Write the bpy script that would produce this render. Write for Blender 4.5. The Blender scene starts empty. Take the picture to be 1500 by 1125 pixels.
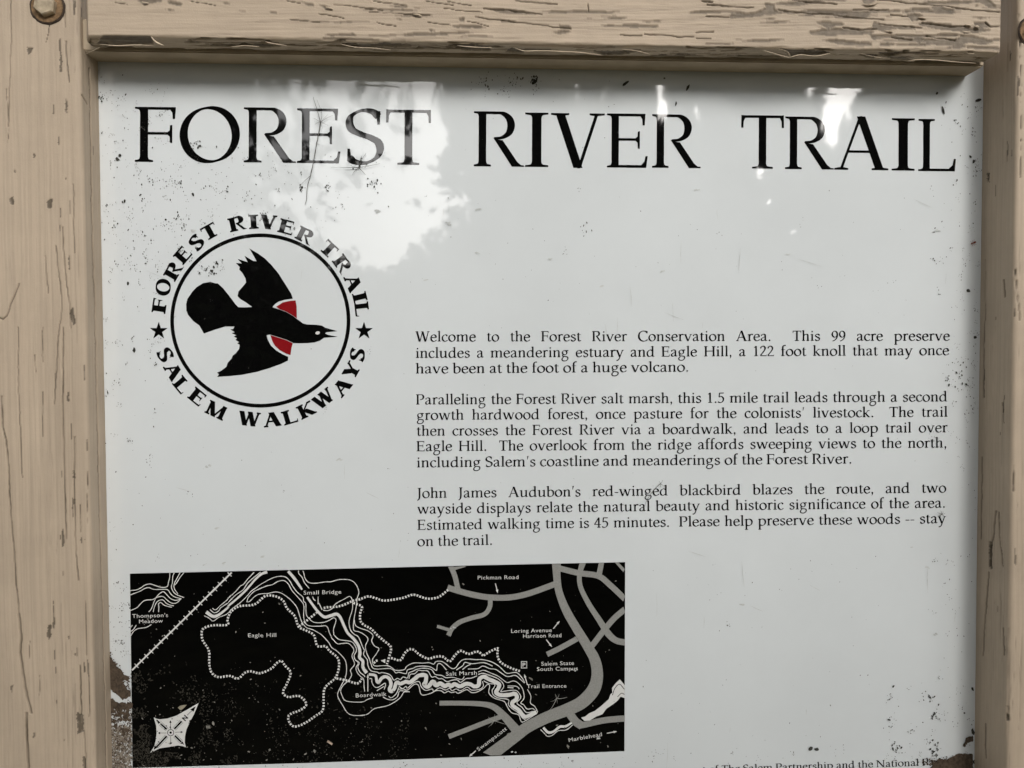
import bpy, math, random
import numpy as np
from mathutils import Matrix, Vector
from mathutils.geometry import tessellate_polygon

random.seed(11)
rng = np.random.default_rng(11)
scene = bpy.context.scene
COL = scene.collection

# ------------------------------------------------------------------ camera
# World: the face of the printed panel is the plane Y = 0, X to the right, Z up, the viewer stands on -Y.
F = 1127.0                      # focal length in photo pixels (1500 px wide)
DP = 0.79                       # metres from the lens to the panel plane
CAM_Z = 1.45
hv = np.array([19250.0, -89.0, F]); hv /= np.linalg.norm(hv)          # panel's horizontal, in camera axes
vv = np.array([240.0, 37440.0, F]); vv -= hv*vv.dot(hv); vv /= np.linalg.norm(vv)
nv = np.cross(hv, vv)
RW = np.array([[hv[i], nv[i], -vv[i]] for i in range(3)])             # rows: camera right / down / forward in world axes
CAM = np.array([0.0, -DP, CAM_Z])
cam = bpy.data.cameras.new('camera')
cam.sensor_width = 36.0; cam.sensor_fit = 'HORIZONTAL'
cam.lens = 36.0*F/1500.0
cam.clip_start = 0.01; cam.clip_end = 500
camo = bpy.data.objects.new('camera', cam); COL.objects.link(camo)
camo.matrix_world = Matrix(((RW[0][0], -RW[1][0], -RW[2][0], CAM[0]),
                            (RW[0][1], -RW[1][1], -RW[2][1], CAM[1]),
                            (RW[0][2], -RW[1][2], -RW[2][2], CAM[2]), (0, 0, 0, 1)))
scene.camera = camo

# ------------------------------------------------------------------ sky, sun, exposure
SUN_EL, SUN_AZ = math.radians(28), math.radians(19)     # azimuth from the panel's normal (-Y) towards +X
world = bpy.data.worlds.new('World'); scene.world = world
world.use_nodes = True
wn, wl = world.node_tree.nodes, world.node_tree.links
wn.clear()
sky = wn.new('ShaderNodeTexSky'); sky.sky_type = 'NISHITA'; sky.sun_disc = False
sky.sun_elevation = SUN_EL
sky.sun_rotation = math.pi - SUN_AZ                     # Nishita: rotation 0 is +Y, clockwise from above
sky.dust_density = 4.0; sky.air_density = 1.0; sky.ozone_density = 1.0
hsv = wn.new('ShaderNodeHueSaturation'); hsv.inputs['Saturation'].default_value = 0.22   # bright overcast: nearly grey
bg = wn.new('ShaderNodeBackground'); bg.inputs['Strength'].default_value = 0.15
wo = wn.new('ShaderNodeOutputWorld')
wl.new(sky.outputs[0], hsv.inputs['Color']); wl.new(hsv.outputs[0], bg.inputs[0]); wl.new(bg.outputs[0], wo.inputs[0])

sl = bpy.data.lights.new('sun', 'SUN'); sl.energy = 0.8; sl.angle = math.radians(15); sl.color = (1.0, 0.96, 0.90)
so = bpy.data.objects.new('sun', sl); COL.objects.link(so)
sd = Vector((math.sin(SUN_AZ)*math.cos(SUN_EL), -math.cos(SUN_AZ)*math.cos(SUN_EL), math.sin(SUN_EL)))
so.rotation_euler = sd.to_track_quat('Z', 'Y').to_euler()
so.location = (2, -3, 5)

scene.view_settings.view_transform = 'Standard'
scene.view_settings.look = 'None'
scene.view_settings.exposure = 0.35
scene.view_settings.gamma = 1.0
scene.view_settings.use_curve_mapping = False

# ------------------------------------------------------------------ helpers
def plane(px, depth=0.0):
    """photo pixels (n,2) -> points on the plane Y = -depth"""
    px = np.asarray(px, dtype=float).reshape(-1, 2)
    d = np.stack([(px[:, 0]-750)/F, (px[:, 1]-562.5)/F, np.ones(len(px))], 1) @ RW
    t = (DP-depth)/d[:, 1]
    return CAM + d*t[:, None]

def pt(x, y, depth=0.0):
    return plane([(x, y)], depth)[0]

def topx(P):
    d = (P-CAM) @ RW.T
    return np.stack([750+F*d[:, 0]/d[:, 2], 562.5+F*d[:, 1]/d[:, 2]], 1)

def T(ox, oy, s, pts):
    return [(ox+x/s, oy+y/s) for x, y in pts]

def link(o, parent=None, kind=None, label=None, cat=None, group=None):
    COL.objects.link(o)
    if parent is not None: o.parent = parent
    if kind: o['kind'] = kind
    if label: o['label'] = label
    if cat: o['category'] = cat
    if group: o['group'] = group
    return o

def empty(name, loc=(0, 0, 0), **k):
    o = bpy.data.objects.new(name, None); o.location = loc; o.empty_display_size = 0.05
    return link(o, **k)

def mesh_obj(name, V, faces, mat, smooth=False, **k):
    me = bpy.data.meshes.new(name)
    me.from_pydata([tuple(map(float, v)) for v in V], [], [tuple(map(int, f)) for f in faces])
    me.materials.append(mat)
    if smooth: me.polygons.foreach_set('use_smooth', [True]*len(me.polygons))
    me.update()
    return link(bpy.data.objects.new(name, me), **k)

def catmull(pts, n=6, closed=False):
    P = np.asarray(pts, float)
    if len(P) < 3 and not closed: return P
    Q = np.vstack([P[-1], P, P[0], P[1]]) if closed else np.vstack([2*P[0]-P[1], P, 2*P[-1]-P[-2]])
    out = []
    m = len(P) if closed else len(P)-1
    u = np.linspace(0, 1, n, endpoint=False)[:, None]
    for i in range(m):
        p0, p1, p2, p3 = Q[i:i+4]
        out.append(0.5*(2*p1+(p2-p0)*u+(2*p0-5*p1+4*p2-p3)*u**2+(3*p1-p0-3*p2+p3)*u**3))
    if not closed: out.append(P[-1:])
    return np.vstack(out)

# ---- numpy value noise
def _hash(ix, iy, seed):
    h = (ix.astype(np.int64)*374761393 + iy.astype(np.int64)*668265263 + seed*1442695041) & 0xffffffff
    h = ((h ^ (h >> 13))*1274126177) & 0xffffffff
    return ((h ^ (h >> 16)) & 0xffff)/65535.0

def vnoise(x, y, seed=0):
    x = np.asarray(x, float); y = np.asarray(y, float)
    ix, iy = np.floor(x), np.floor(y); fx, fy = x-ix, y-iy
    fx = fx*fx*(3-2*fx); fy = fy*fy*(3-2*fy)
    a = _hash(ix, iy, seed); b = _hash(ix+1, iy, seed); c = _hash(ix, iy+1, seed); d = _hash(ix+1, iy+1, seed)
    return (a*(1-fx)+b*fx)*(1-fy)+(c*(1-fx)+d*fx)*fy

def fbm(x, y, seed=0, oct=4):
    s = 0; a = 0.5; t = 0
    for i in range(oct):
        s = s+a*vnoise(x*2**i+i*17.3, y*2**i+i*9.1, seed+i); t += a; a *= 0.5
    return s/t

# ------------------------------------------------------------------ materials
def mat(name):
    m = bpy.data.materials.new(name); m.use_nodes = True
    n, l = m.node_tree.nodes, m.node_tree.links
    return m, n, l, n['Principled BSDF']

def sheet_normal(n, l):
    """slow waviness of the glossy sheet: it curls a little along its top edge, and ripples faintly"""
    geo = n.new('ShaderNodeNewGeometry'); sep = n.new('ShaderNodeSeparateXYZ')
    l.new(geo.outputs['Position'], sep.inputs[0])
    z0 = float(pt(700, 215)[2])
    s = n.new('ShaderNodeMath'); s.operation = 'SUBTRACT'; l.new(sep.outputs['Z'], s.inputs[0]); s.inputs[1].default_value = z0
    mx = n.new('ShaderNodeMath'); mx.operation = 'MAXIMUM'; l.new(s.outputs[0], mx.inputs[0]); mx.inputs[1].default_value = 0
    p = n.new('ShaderNodeMath'); p.operation = 'POWER'; l.new(mx.outputs[0], p.inputs[0]); p.inputs[1].default_value = 2
    k = n.new('ShaderNodeMath'); k.operation = 'MULTIPLY'; l.new(p.outputs[0], k.inputs[0]); k.inputs[1].default_value = CURL
    nz = n.new('ShaderNodeTexNoise'); nz.inputs['Scale'].default_value = 9; nz.inputs['Detail'].default_value = 1
    l.new(geo.outputs['Position'], nz.inputs['Vector'])
    k2 = n.new('ShaderNodeMath'); k2.operation = 'MULTIPLY'; l.new(nz.outputs[0], k2.inputs[0]); k2.inputs[1].default_value = 0.0005
    ad = n.new('ShaderNodeMath'); l.new(k.outputs[0], ad.inputs[0]); l.new(k2.outputs[0], ad.inputs[1])
    b = n.new('ShaderNodeBump'); b.inputs['Strength'].default_value = 1; b.inputs['Distance'].default_value = 1
    l.new(ad.outputs[0], b.inputs['Height'])
    return b.outputs[0]
CURL = 0.15
GLOSS_IOR = 1.78

def glossy(name, col, rough=0.024, var=0.0, vscale=12):
    m, n, l, b = mat(name)
    b.inputs['Base Color'].default_value = (*col, 1)
    b.inputs['Roughness'].default_value = rough
    b.inputs['IOR'].default_value = GLOSS_IOR
    l.new(sheet_normal(n, l), b.inputs['Normal'])
    if var:
        tc = n.new('ShaderNodeTexCoord'); t = n.new('ShaderNodeTexNoise')
        t.inputs['Scale'].default_value = vscale; t.inputs['Detail'].default_value = 5; t.inputs['Roughness'].default_value = 0.6
        l.new(tc.outputs['Object'], t.inputs['Vector'])
        r = n.new('ShaderNodeMapRange'); r.inputs[1].default_value = 0.35; r.inputs[2].default_value = 0.7
        r.inputs[3].default_value = 1-var; r.inputs[4].default_value = 1.0
        l.new(t.outputs[0], r.inputs[0])
        mx = n.new('ShaderNodeMix'); mx.data_type = 'RGBA'; mx.blend_type = 'MULTIPLY'; mx.inputs[0].default_value = 1
        mx.inputs[6].default_value = (*col, 1); l.new(r.outputs[0], mx.inputs[7])
        l.new(mx.outputs[2], b.inputs['Base Color'])
        rr = n.new('ShaderNodeMapRange'); rr.inputs[3].default_value = rough*0.7; rr.inputs[4].default_value = rough*1.8
        l.new(t.outputs[0], rr.inputs[0]); l.new(rr.outputs[0], b.inputs['Roughness'])
    return m

def matte(name, col, rough=0.8, var=0.25, scale=60, spec=0.3):
    m, n, l, b = mat(name)
    b.inputs['Roughness'].default_value = rough
    b.inputs['Specular IOR Level'].default_value = spec
    tc = n.new('ShaderNodeTexCoord'); t = n.new('ShaderNodeTexNoise'); t.inputs['Scale'].default_value = scale; t.inputs['Detail'].default_value = 6
    l.new(tc.outputs['Object'], t.inputs['Vector'])
    r = n.new('ShaderNodeValToRGB'); r.color_ramp.elements[0].position = 0.3; r.color_ramp.elements[1].position = 0.7
    r.color_ramp.elements[0].color = (*[c*(1-var) for c in col], 1); r.color_ramp.elements[1].color = (*[min(1, c*(1+var)) for c in col], 1)
    l.new(t.outputs[0], r.inputs[0]); l.new(r.outputs[0], b.inputs['Base Color'])
    return m

M_WHITE = glossy('white_enamel', (0.73, 0.768, 0.782), var=0.075, vscale=4.5)
M_BLACK = glossy('black_print', (0.003, 0.003, 0.003), var=0.0)
M_MAPBLK = glossy('map_black_print', (0.0012, 0.0012, 0.0011), var=0.0)
M_RED = glossy('red_print', (0.27, 0.010, 0.014), var=0.15, vscale=60)
M_MAPWHITE = glossy('map_white_print', (0.72, 0.72, 0.70))
M_ROAD = glossy('road_grey_print', (0.34, 0.34, 0.32), var=0.25, vscale=900)

def painted_wood(name, paint=(0.488, 0.394, 0.296), bare=(0.195, 0.158, 0.118)):
    m, n, l, b = mat(name)
    tc = n.new('ShaderNodeTexCoord')
    a = n.new('ShaderNodeAttribute'); a.attribute_name = 'peel'
    c = n.new('ShaderNodeAttribute'); c.attribute_name = 'crack'
    g = n.new('ShaderNodeAttribute'); g.attribute_name = 'grain'
    t = n.new('ShaderNodeTexNoise'); t.inputs['Scale'].default_value = 14; t.inputs['Detail'].default_value = 6; t.inputs['Roughness'].default_value = 0.65
    l.new(tc.outputs['Object'], t.inputs['Vector'])
    r = n.new('ShaderNodeValToRGB'); e = r.color_ramp.elements
    e[0].position = 0.3; e[0].color = (*[v*0.88 for v in paint], 1); e[1].position = 0.72; e[1].color = (*[v*1.06 for v in paint], 1)
    l.new(t.outputs[0], r.inputs[0])
    t2 = n.new('ShaderNodeTexNoise'); t2.inputs['Scale'].default_value = 160; t2.inputs['Detail'].default_value = 4
    l.new(tc.outputs['Object'], t2.inputs['Vector'])
    r2 = n.new('ShaderNodeValToRGB'); e = r2.color_ramp.elements
    e[0].position = 0.25; e[0].color = (*[v*0.7 for v in bare], 1); e[1].position = 0.75; e[1].color = (*[v*1.25 for v in bare], 1)
    l.new(t2.outputs[0], r2.inputs[0])
    mg = n.new('ShaderNodeMix'); mg.data_type = 'RGBA'; l.new(g.outputs['Fac'], mg.inputs[0]); l.new(r.outputs[0], mg.inputs[6])
    mg.inputs[7].default_value = (*[v*0.7 for v in paint], 1)
    m1 = n.new('ShaderNodeMix'); m1.data_type = 'RGBA'; l.new(a.outputs['Fac'], m1.inputs[0]); l.new(mg.outputs[2], m1.inputs[6]); l.new(r2.outputs[0], m1.inputs[7])
    m2 = n.new('ShaderNodeMix'); m2.data_type = 'RGBA'; l.new(c.outputs['Fac'], m2.inputs[0]); l.new(m1.outputs[2], m2.inputs[6]); m2.inputs[7].default_value = (0.085, 0.064, 0.042, 1)
    l.new(m2.outputs[2], b.inputs['Base Color'])
    b.inputs['Roughness'].default_value = 0.62; b.inputs['Specular IOR Level'].default_value = 0.3
    t3 = n.new('ShaderNodeTexNoise'); t3.inputs['Scale'].default_value = 900; t3.inputs['Detail'].default_value = 3
    l.new(tc.outputs['Object'], t3.inputs['Vector'])
    bp = n.new('ShaderNodeBump'); bp.inputs['Strength'].default_value = 0.35; bp.inputs['Distance'].default_value = 0.0006
    l.new(t3.outputs[0], bp.inputs['Height']); l.new(bp.outputs[0], b.inputs['Normal'])
    return m
M_WOOD = painted_wood('peeling_tan_paint')
M_TRIM = matte('tan_trim_paint', (0.42, 0.345, 0.25), var=0.12, scale=40)
M_FLAKE = matte('paint_flake', (0.47, 0.385, 0.285), var=0.15, scale=120)
M_BOLT = matte('painted_bolt', (0.40, 0.33, 0.235), var=0.3, scale=180)
M_RUST = matte('rusty_washer', (0.20, 0.125, 0.065), var=0.6, scale=220)
M_HOLE = matte('dark_counterbore', (0.05, 0.035, 0.025), var=0.4, scale=200)
# ------------------------------------------------------------------ the ground and the wood behind the viewer (seen only as reflections)
M_GROUND = matte('leaf_litter_ground', (0.05, 0.045, 0.025), var=0.5, scale=6)
g = []
NG = 41; xs = np.linspace(-1, 1, NG); xs = np.sign(xs)*np.abs(xs)**2.2*120
gx, gy = np.meshgrid(xs, xs); gz = 0.12*fbm(gx*0.5, gy*0.5, 5, 3)-0.06
fs = [(j*NG+i, j*NG+i+1, (j+1)*NG+i+1, (j+1)*NG+i) for j in range(NG-1) for i in range(NG-1)]
mesh_obj('ground', np.stack([gx.ravel(), gy.ravel(), gz.ravel()], 1), fs, M_GROUND, smooth=True, kind='structure')

M_BOUNCE = matte('pale_bounce_ground', (0.45, 0.40, 0.26), var=0.25, scale=9)  # pale sand strip added out of view to bounce light up under the rail
pxs, pys = np.meshgrid(np.linspace(-9, 9, 61), np.linspace(-1.6, 1.2, 13))
pe_ = np.where((np.abs(pys+0.2) > 1.35), 0.25*(fbm(pxs*1.1, pys*1.1, 61, 3)-0.5), 0)
mesh_obj('bounce_path', np.stack([pxs.ravel(), (pys+pe_).ravel(), 0.085+0.02*fbm(pxs*2, pys*2, 62, 3).ravel()], 1), [(j*61+i, j*61+i+1, (j+1)*61+i+1, (j+1)*61+i) for j in range(12) for i in range(60)], M_BOUNCE, smooth=True, kind='structure')
M_LEAF = None
def leaf_mat():
    m, n, l, b = mat('leaves')
    geo = n.new('ShaderNodeNewGeometry')
    r = n.new('ShaderNodeValToRGB'); e = r.color_ramp.elements
    e[0].color = (0.016, 0.026, 0.008, 1); e[1].color = (0.042, 0.058, 0.019, 1)
    l.new(geo.outputs['Random Per Island'], r.inputs[0]); l.new(r.outputs[0], b.inputs['Base Color'])
    b.inputs['Roughness'].default_value = 0.6; b.inputs['Specular IOR Level'].default_value = 0.3
    return m
M_LEAF = leaf_mat()
M_BARK = matte('bark', (0.06, 0.048, 0.036), var=0.5, scale=12)

MIR = CAM*np.array([1, -1, 1])            # where the lens is mirrored by the panel
def mirror_dir(px):
    d = np.stack([(px[:, 0]-750)/F, (px[:, 1]-562.5)/F, np.ones(len(px))], 1) @ RW
    d[:, 1] *= -1
    return d/np.linalg.norm(d, axis=1, keepdims=True)

SKY_GAP = [(372, 240), (378, 150), (385, 60), (650, 60), (648, 190), (668, 215), (640, 262), (672, 285), (712, 292), (655, 332), (600, 383), (555, 404), (515, 398), (460, 372), (412, 350), (350, 335), (312, 300), (352, 285)]
def inside(P, poly):
    x, y = P[:, 0], P[:, 1]; r = np.zeros(len(P), bool); n = len(poly)
    for i in range(n):
        (x0, y0), (x1, y1) = poly[i], poly[(i+1) % n]
        if y0 == y1: continue
        c = ((y0 > y) != (y1 > y)) & (x < (x1-x0)*(y-y0)/(y1-y0)+x0)
        r ^= c
    return r

def grow(P, d):
    c = np.mean(P, 0); return [tuple(c+(np.array(p)-c)*(1+d/max(np.linalg.norm(np.array(p)-c), 1e-6))) for p in P]

def woodland():
    def warp(p, a1, a2):
        w = [a1*2*(fbm(p[:, 0]/45, p[:, 1]/45, sd, 3)-0.5)+a2*2*(fbm(p[:, 0]/13, p[:, 1]/13, sd+5, 2)-0.5) for sd in (31, 57)]
        return p+np.stack(w, 1)
    N = 125000
    px = np.stack([rng.uniform(-60, 1580, N), rng.uniform(TREETOP, 760, N)], 1)
    dist = rng.uniform(6.0, 9.5, N)
    q = warp(px, 15, 14)+rng.normal(0, 8, (N, 2))
    gap = inside(q, SKY_GAP)
    clump = 0.5*fbm(px[:, 0]/32, px[:, 1]/26, 71, 2)+0.5*fbm(px[:, 0]/13, px[:, 1]/13, 75, 2)
    lace = (q[:, 0] < 565) & (q[:, 1] < 285)
    spars = rng.uniform(size=N) < 0.30
    keep = ~gap
    keep |= gap & lace & (clump > np.where(q[:, 0] < 450, 0.44, 0.49)) & spars                # leafy branches hanging across the gap
    keep |= gap & (q[:, 0] < 470) & (q[:, 1] < 345) & (clump > 0.50) & spars
    keep |= gap & ~lace & (clump > 0.66) & (q[:, 1] < 300) & spars
    holes = fbm(px[:, 0]/10, px[:, 1]/10, 91, 2)
    big = vnoise(px[:, 0]/120, px[:, 1]/100, 15)
    hole = (px[:, 1] < 345) & (holes > np.where(px[:, 1] < 215, 0.74, 0.80)) & (big > 0.45) & ~((px[:, 0] > 560) & (px[:, 0] < 820) & (px[:, 1] > 300))
    for i_, P in enumerate(SLITS): hole |= inside(px+0.22*(q-px), grow(P, 4 if i_ > 5 else 3))
    keep &= ~hole
    px, dist, n0 = px[keep], dist[keep], N
    # thicker growth behind, well clear of the gaps
    B = 40000
    bx = np.stack([rng.uniform(-60, 1580, B), rng.uniform(TREETOP, 800, B)], 1); ok = np.ones(B, bool)
    for dx in (-30, 0, 30):
        for dy in (-30, 0, 30):
            e = bx+np.array([dx, dy]); qe = warp(e, 15, 14); ok &= ~inside(qe, SKY_GAP)
            hh = (e[:, 1] < 345) & (fbm(e[:, 0]/10, e[:, 1]/10, 91, 2) > np.where(e[:, 1] < 215, 0.74, 0.80)) & (vnoise(e[:, 0]/120, e[:, 1]/100, 15) > 0.45) & ~((e[:, 0] > 560) & (e[:, 0] < 820) & (e[:, 1] > 300))
            for i_, P in enumerate(SLITS): hh |= inside(e, grow(P, 4 if i_ > 5 else 3))
            ok &= ~hh
    bx = bx[ok]; nfront = len(px)
    px = np.vstack([px, bx]); dist = np.r_[dist, rng.uniform(10, 12, len(bx))]; nback = len(px)
    # unseen canopy added overhead to block the high sky; thinner lower down
    M = 60000
    cx_ = np.stack([rng.uniform(-1600, 3000, M), rng.uniform(-2400, TREETOP, M)], 1)
    ck = (fbm(cx_[:, 0]/300, cx_[:, 1]/300, 23, 3) < np.where(cx_[:, 1] > -450, 0.28, np.where(cx_[:, 1] > -800, 0.5, 0.8)))
    cx_ = cx_[ck]; nlow = len(px)
    px = np.vstack([px, cx_]); dist = np.r_[dist, rng.uniform(6.0, 9.5, len(cx_))]
    # nothing nearer than the photographer, and the far hedge reaches the ground
    C = MIR+mirror_dir(px)*dist[:, None]
    n = len(C)
    s = rng.uniform(0.035, 0.075, n); s[nfront:nback] *= 3.2; s[nlow:] *= 2.2
    u = rng.normal(size=(n, 3)); u /= np.linalg.norm(u, axis=1, keepdims=True)
    w = rng.normal(size=(n, 3)); w -= u*(w*u).sum(1, keepdims=True); w /= np.linalg.norm(w, axis=1, keepdims=True)
    V = np.stack([C-u*s[:, None], C+w*s[:, None]*0.55, C+u*s[:, None], C-w*s[:, None]*0.55], 1).reshape(-1, 3)
    me = bpy.data.meshes.new('woodland')
    me.vertices.add(len(V)); me.vertices.foreach_set('co', V.ravel())
    me.loops.add(n*4); me.loops.foreach_set('vertex_index', np.arange(n*4, dtype=np.int32))
    me.polygons.add(n); me.polygons.foreach_set('loop_start', np.arange(0, n*4, 4, dtype=np.int32)); me.polygons.foreach_set('loop_total', np.full(n, 4, np.int32))
    me.materials.append(M_LEAF); me.update(calc_edges=True)
    link(bpy.data.objects.new('woodland', me), kind='stuff', label='green woodland behind the viewer, mirrored in the panel', cat='woodland')
SLITS = [[(1212, 140), (1268, 140), (1260, 170), (1240, 195), (1216, 218), (1197, 194), (1208, 170)], [(1184, 140), (1198, 140), (1190, 180), (1177, 188), (1178, 176)], [(840, 150), (851, 150), (849, 190), (843, 188)], [(903, 150), (916, 150), (914, 192), (906, 196)],
         [(878, 165), (886, 165), (884, 205), (878, 205)], [(962, 150), (986, 150), (977, 198), (958, 196)], [(1100, 255), (1125, 238), (1128, 246), (1108, 268)], [(1112, 300), (1130, 292), (1128, 304), (1116, 308)], [(1180, 270), (1190, 268), (1190, 276), (1181, 278)],
         [(1155, 335), (1168, 322), (1168, 334), (1158, 342)], [(1170, 365), (1190, 340), (1192, 350), (1176, 370)], [(1204, 368), (1213, 364), (1211, 374), (1205, 376)], [(838, 330), (870, 325), (872, 334), (842, 338)], [(910, 402), (926, 398), (926, 407), (912, 408)], [(1140, 418), (1154, 412), (1152, 422), (1142, 424)]]
TREETOP = 105; ADDED_CANOPY = 0.62
woodland()

# ------------------------------------------------------------------ weathered boards
def poly_mask(PX, polys, warp=1.3, seed=3):
    w = np.stack([fbm(PX[:, 0]/5, PX[:, 1]/2.2, seed, 3)-0.5, fbm(PX[:, 0]/5, PX[:, 1]/2.2, seed+9, 3)-0.5], 1)*2*warp*np.array([1.8, 1.0])
    Q = PX+w; m = np.zeros(len(PX), bool)
    for P in polys:
        P = np.asarray(P, float); lo, hi = P.min(0), P.max(0)
        s = np.where((Q[:, 0] > lo[0]) & (Q[:, 0] < hi[0]) & (Q[:, 1] > lo[1]) & (Q[:, 1] < hi[1]))[0]
        if len(s): m[s] |= inside(Q[s], P)
    return m

def crack_mask(PX, lines, seed=4):
    w = np.stack([fbm(PX[:, 0]/14, PX[:, 1]/14, seed, 3)-0.5, fbm(PX[:, 0]/14, PX[:, 1]/14, seed+9, 3)-0.5], 1)*2.4
    Q = PX+w; r = np.zeros(len(PX))
    for P, wd in lines:
        P = np.asarray(P, float); lo, hi = P.min(0)-4, P.max(0)+4
        s = np.where((Q[:, 0] > lo[0]) & (Q[:, 0] < hi[0]) & (Q[:, 1] > lo[1]) & (Q[:, 1] < hi[1]))[0]
        if not len(s): continue
        q = Q[s]; best = np.full(len(s), 1e9)
        for a, b in zip(P[:-1], P[1:]):
            d = b-a; t = np.clip(((q-a)@d)/max(d@d, 1e-9), 0, 1); best = np.minimum(best, np.linalg.norm(q-a-t[:, None]*d, axis=1))
        taper = np.ones(len(s))
        r[s] = np.maximum(r[s], np.clip(1.5-best/(wd*0.55), 0, 1))
    return r

def blur2(M, k):
    for ax in (0, 1):
        A = M.copy()
        for i in range(1, k+1): A += np.roll(M, i, ax)+np.roll(M, -i, ax)
        M = A/(2*k+1)
    return M

def board(name, prof, tvals, place, detail, parent, **k):
    """prof: list of (a, b, na, nb) ring points with outward normals; place(a, b, t) -> world points.
    detail(PX, S, Tt, face index) gives displacement (m) and the peel / crack / grain masks"""
    prof = np.asarray(prof, float); ns, nt = len(prof), len(tvals)
    A = np.repeat(prof[None, :, 0], nt, 0); B = np.repeat(prof[None, :, 1], nt, 0)
    NA = np.repeat(prof[None, :, 2], nt, 0); NB = np.repeat(prof[None, :, 3], nt, 0)
    TT = np.repeat(np.asarray(tvals)[:, None], ns, 1)
    P0 = place(A.ravel(), B.ravel(), TT.ravel())
    PX = topx(P0)
    seg = np.r_[0, np.cumsum(np.hypot(np.diff(prof[:, 0]), np.diff(prof[:, 1])))]
    S = np.repeat(seg[None, :], nt, 0).ravel()
    disp, peel, crack, grain = detail(PX, S, TT.ravel(), NA.ravel(), NB.ravel(), (nt, ns))
    V = place(A.ravel()+NA.ravel()*disp, B.ravel()+NB.ravel()*disp, TT.ravel())
    idx = np.arange(nt*ns).reshape(nt, ns)
    q = np.stack([idx[:-1, :-1], idx[:-1, 1:], idx[1:, 1:], idx[1:, :-1]], -1).reshape(-1, 4)
    q2 = np.stack([idx[:-1, -1], idx[:-1, 0], idx[1:, 0], idx[1:, -1]], -1)
    q = np.vstack([q, q2])
    caps = [idx[0][::-1], idx[-1]]
    me = bpy.data.meshes.new(name)
    me.vertices.add(len(V)); me.vertices.foreach_set('co', V.ravel())
    nl = len(q)*4+2*ns
    loops = np.concatenate([q.ravel(), caps[0], caps[1]]).astype(np.int32)
    me.loops.add(nl); me.loops.foreach_set('vertex_index', loops)
    st = np.r_[np.arange(0, len(q)*4, 4), len(q)*4, len(q)*4+ns].astype(np.int32)
    to = np.r_[np.full(len(q), 4), ns, ns].astype(np.int32)
    me.polygons.add(len(st)); me.polygons.foreach_set('loop_start', st); me.polygons.foreach_set('loop_total', to)
    me.update(calc_edges=True)
    sm = np.ones(len(st), bool); sm[-2:] = False; me.polygons.foreach_set('use_smooth', sm)
    for nm, d in (('peel', peel), ('crack', crack), ('grain', grain)):
        at = me.attributes.new(nm, 'FLOAT', 'POINT'); at.data.foreach_set('value', np.asarray(d, np.float32))
    me.materials.append(M_WOOD)
    # outward normals
    import bmesh
    bm = bmesh.new(); bm.from_mesh(me); bmesh.ops.recalc_face_normals(bm, faces=bm.faces); bm.to_mesh(me); bm.free()
    return link(bpy.data.objects.new(name, me), parent=parent, **k)

def ring(a0, a1, b0, b1, r, dens):
    """rounded rectangle a0..a1 (X or Z), b0..b1 (Y) walked counter-clockwise; dens: points per metre of (bottom b0, side a1, top b1, side a0)"""
    out = []
    def edge(p, q, n, d):
        m = max(2, int(np.hypot(q[0]-p[0], q[1]-p[1])*d))
        for u in np.linspace(0, 1, m): out.append((p[0]+(q[0]-p[0])*u, p[1]+(q[1]-p[1])*u, n[0], n[1]))
    def corner(c, t0, m=6):
        for u in np.linspace(0, 1, m)[1:-1]:
            t = t0+u*math.pi/2; out.append((c[0]+r*math.cos(t), c[1]+r*math.sin(t), math.cos(t), math.sin(t)))
    edge((a0+r, b0), (a1-r, b0), (0, -1), dens[0]); corner((a1-r, b0+r), -math.pi/2)
    edge((a1, b0+r), (a1, b1-r), (1, 0), dens[1]); corner((a1-r, b1-r), 0)
    edge((a1-r, b1), (a0+r, b1), (0, 1), dens[2]); corner((a0+r, b1-r), math.pi/2)
    edge((a0, b1-r), (a0, b0+r), (-1, 0), dens[3]); corner((a0+r, b0+r), math.pi)
    return out

frame = empty('wooden_frame', (0, 0, 0), label='weathered tan painted wooden frame of two bolted posts and a peeling top rail', cat='frame')

def lerp_edge(p, q, depth):
    """X of a post edge as a straight line through two photo pixels, at a depth in front of the panel"""
    a, b = pt(*p, depth), pt(*q, depth); k = (b[0]-a[0])/(b[2]-a[2])
    return lambda z: a[0]+(z-a[2])*k

# ---- posts
LP_D, RP_D = 0.035, 0.050
lx = lerp_edge((117, 60), (138.5, 1080), LP_D)
rx = lerp_edge((1489.5, 130), (1476, 1050), RP_D)
z_hi, z_lo = pt(50, -60)[2], pt(50, 1180)[2]
tz = np.concatenate([[-0.05, 0.3, 0.5, z_lo-0.04], np.linspace(z_lo, z_hi, 1300), [z_hi+0.05, 2.05, 2.06]])

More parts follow.
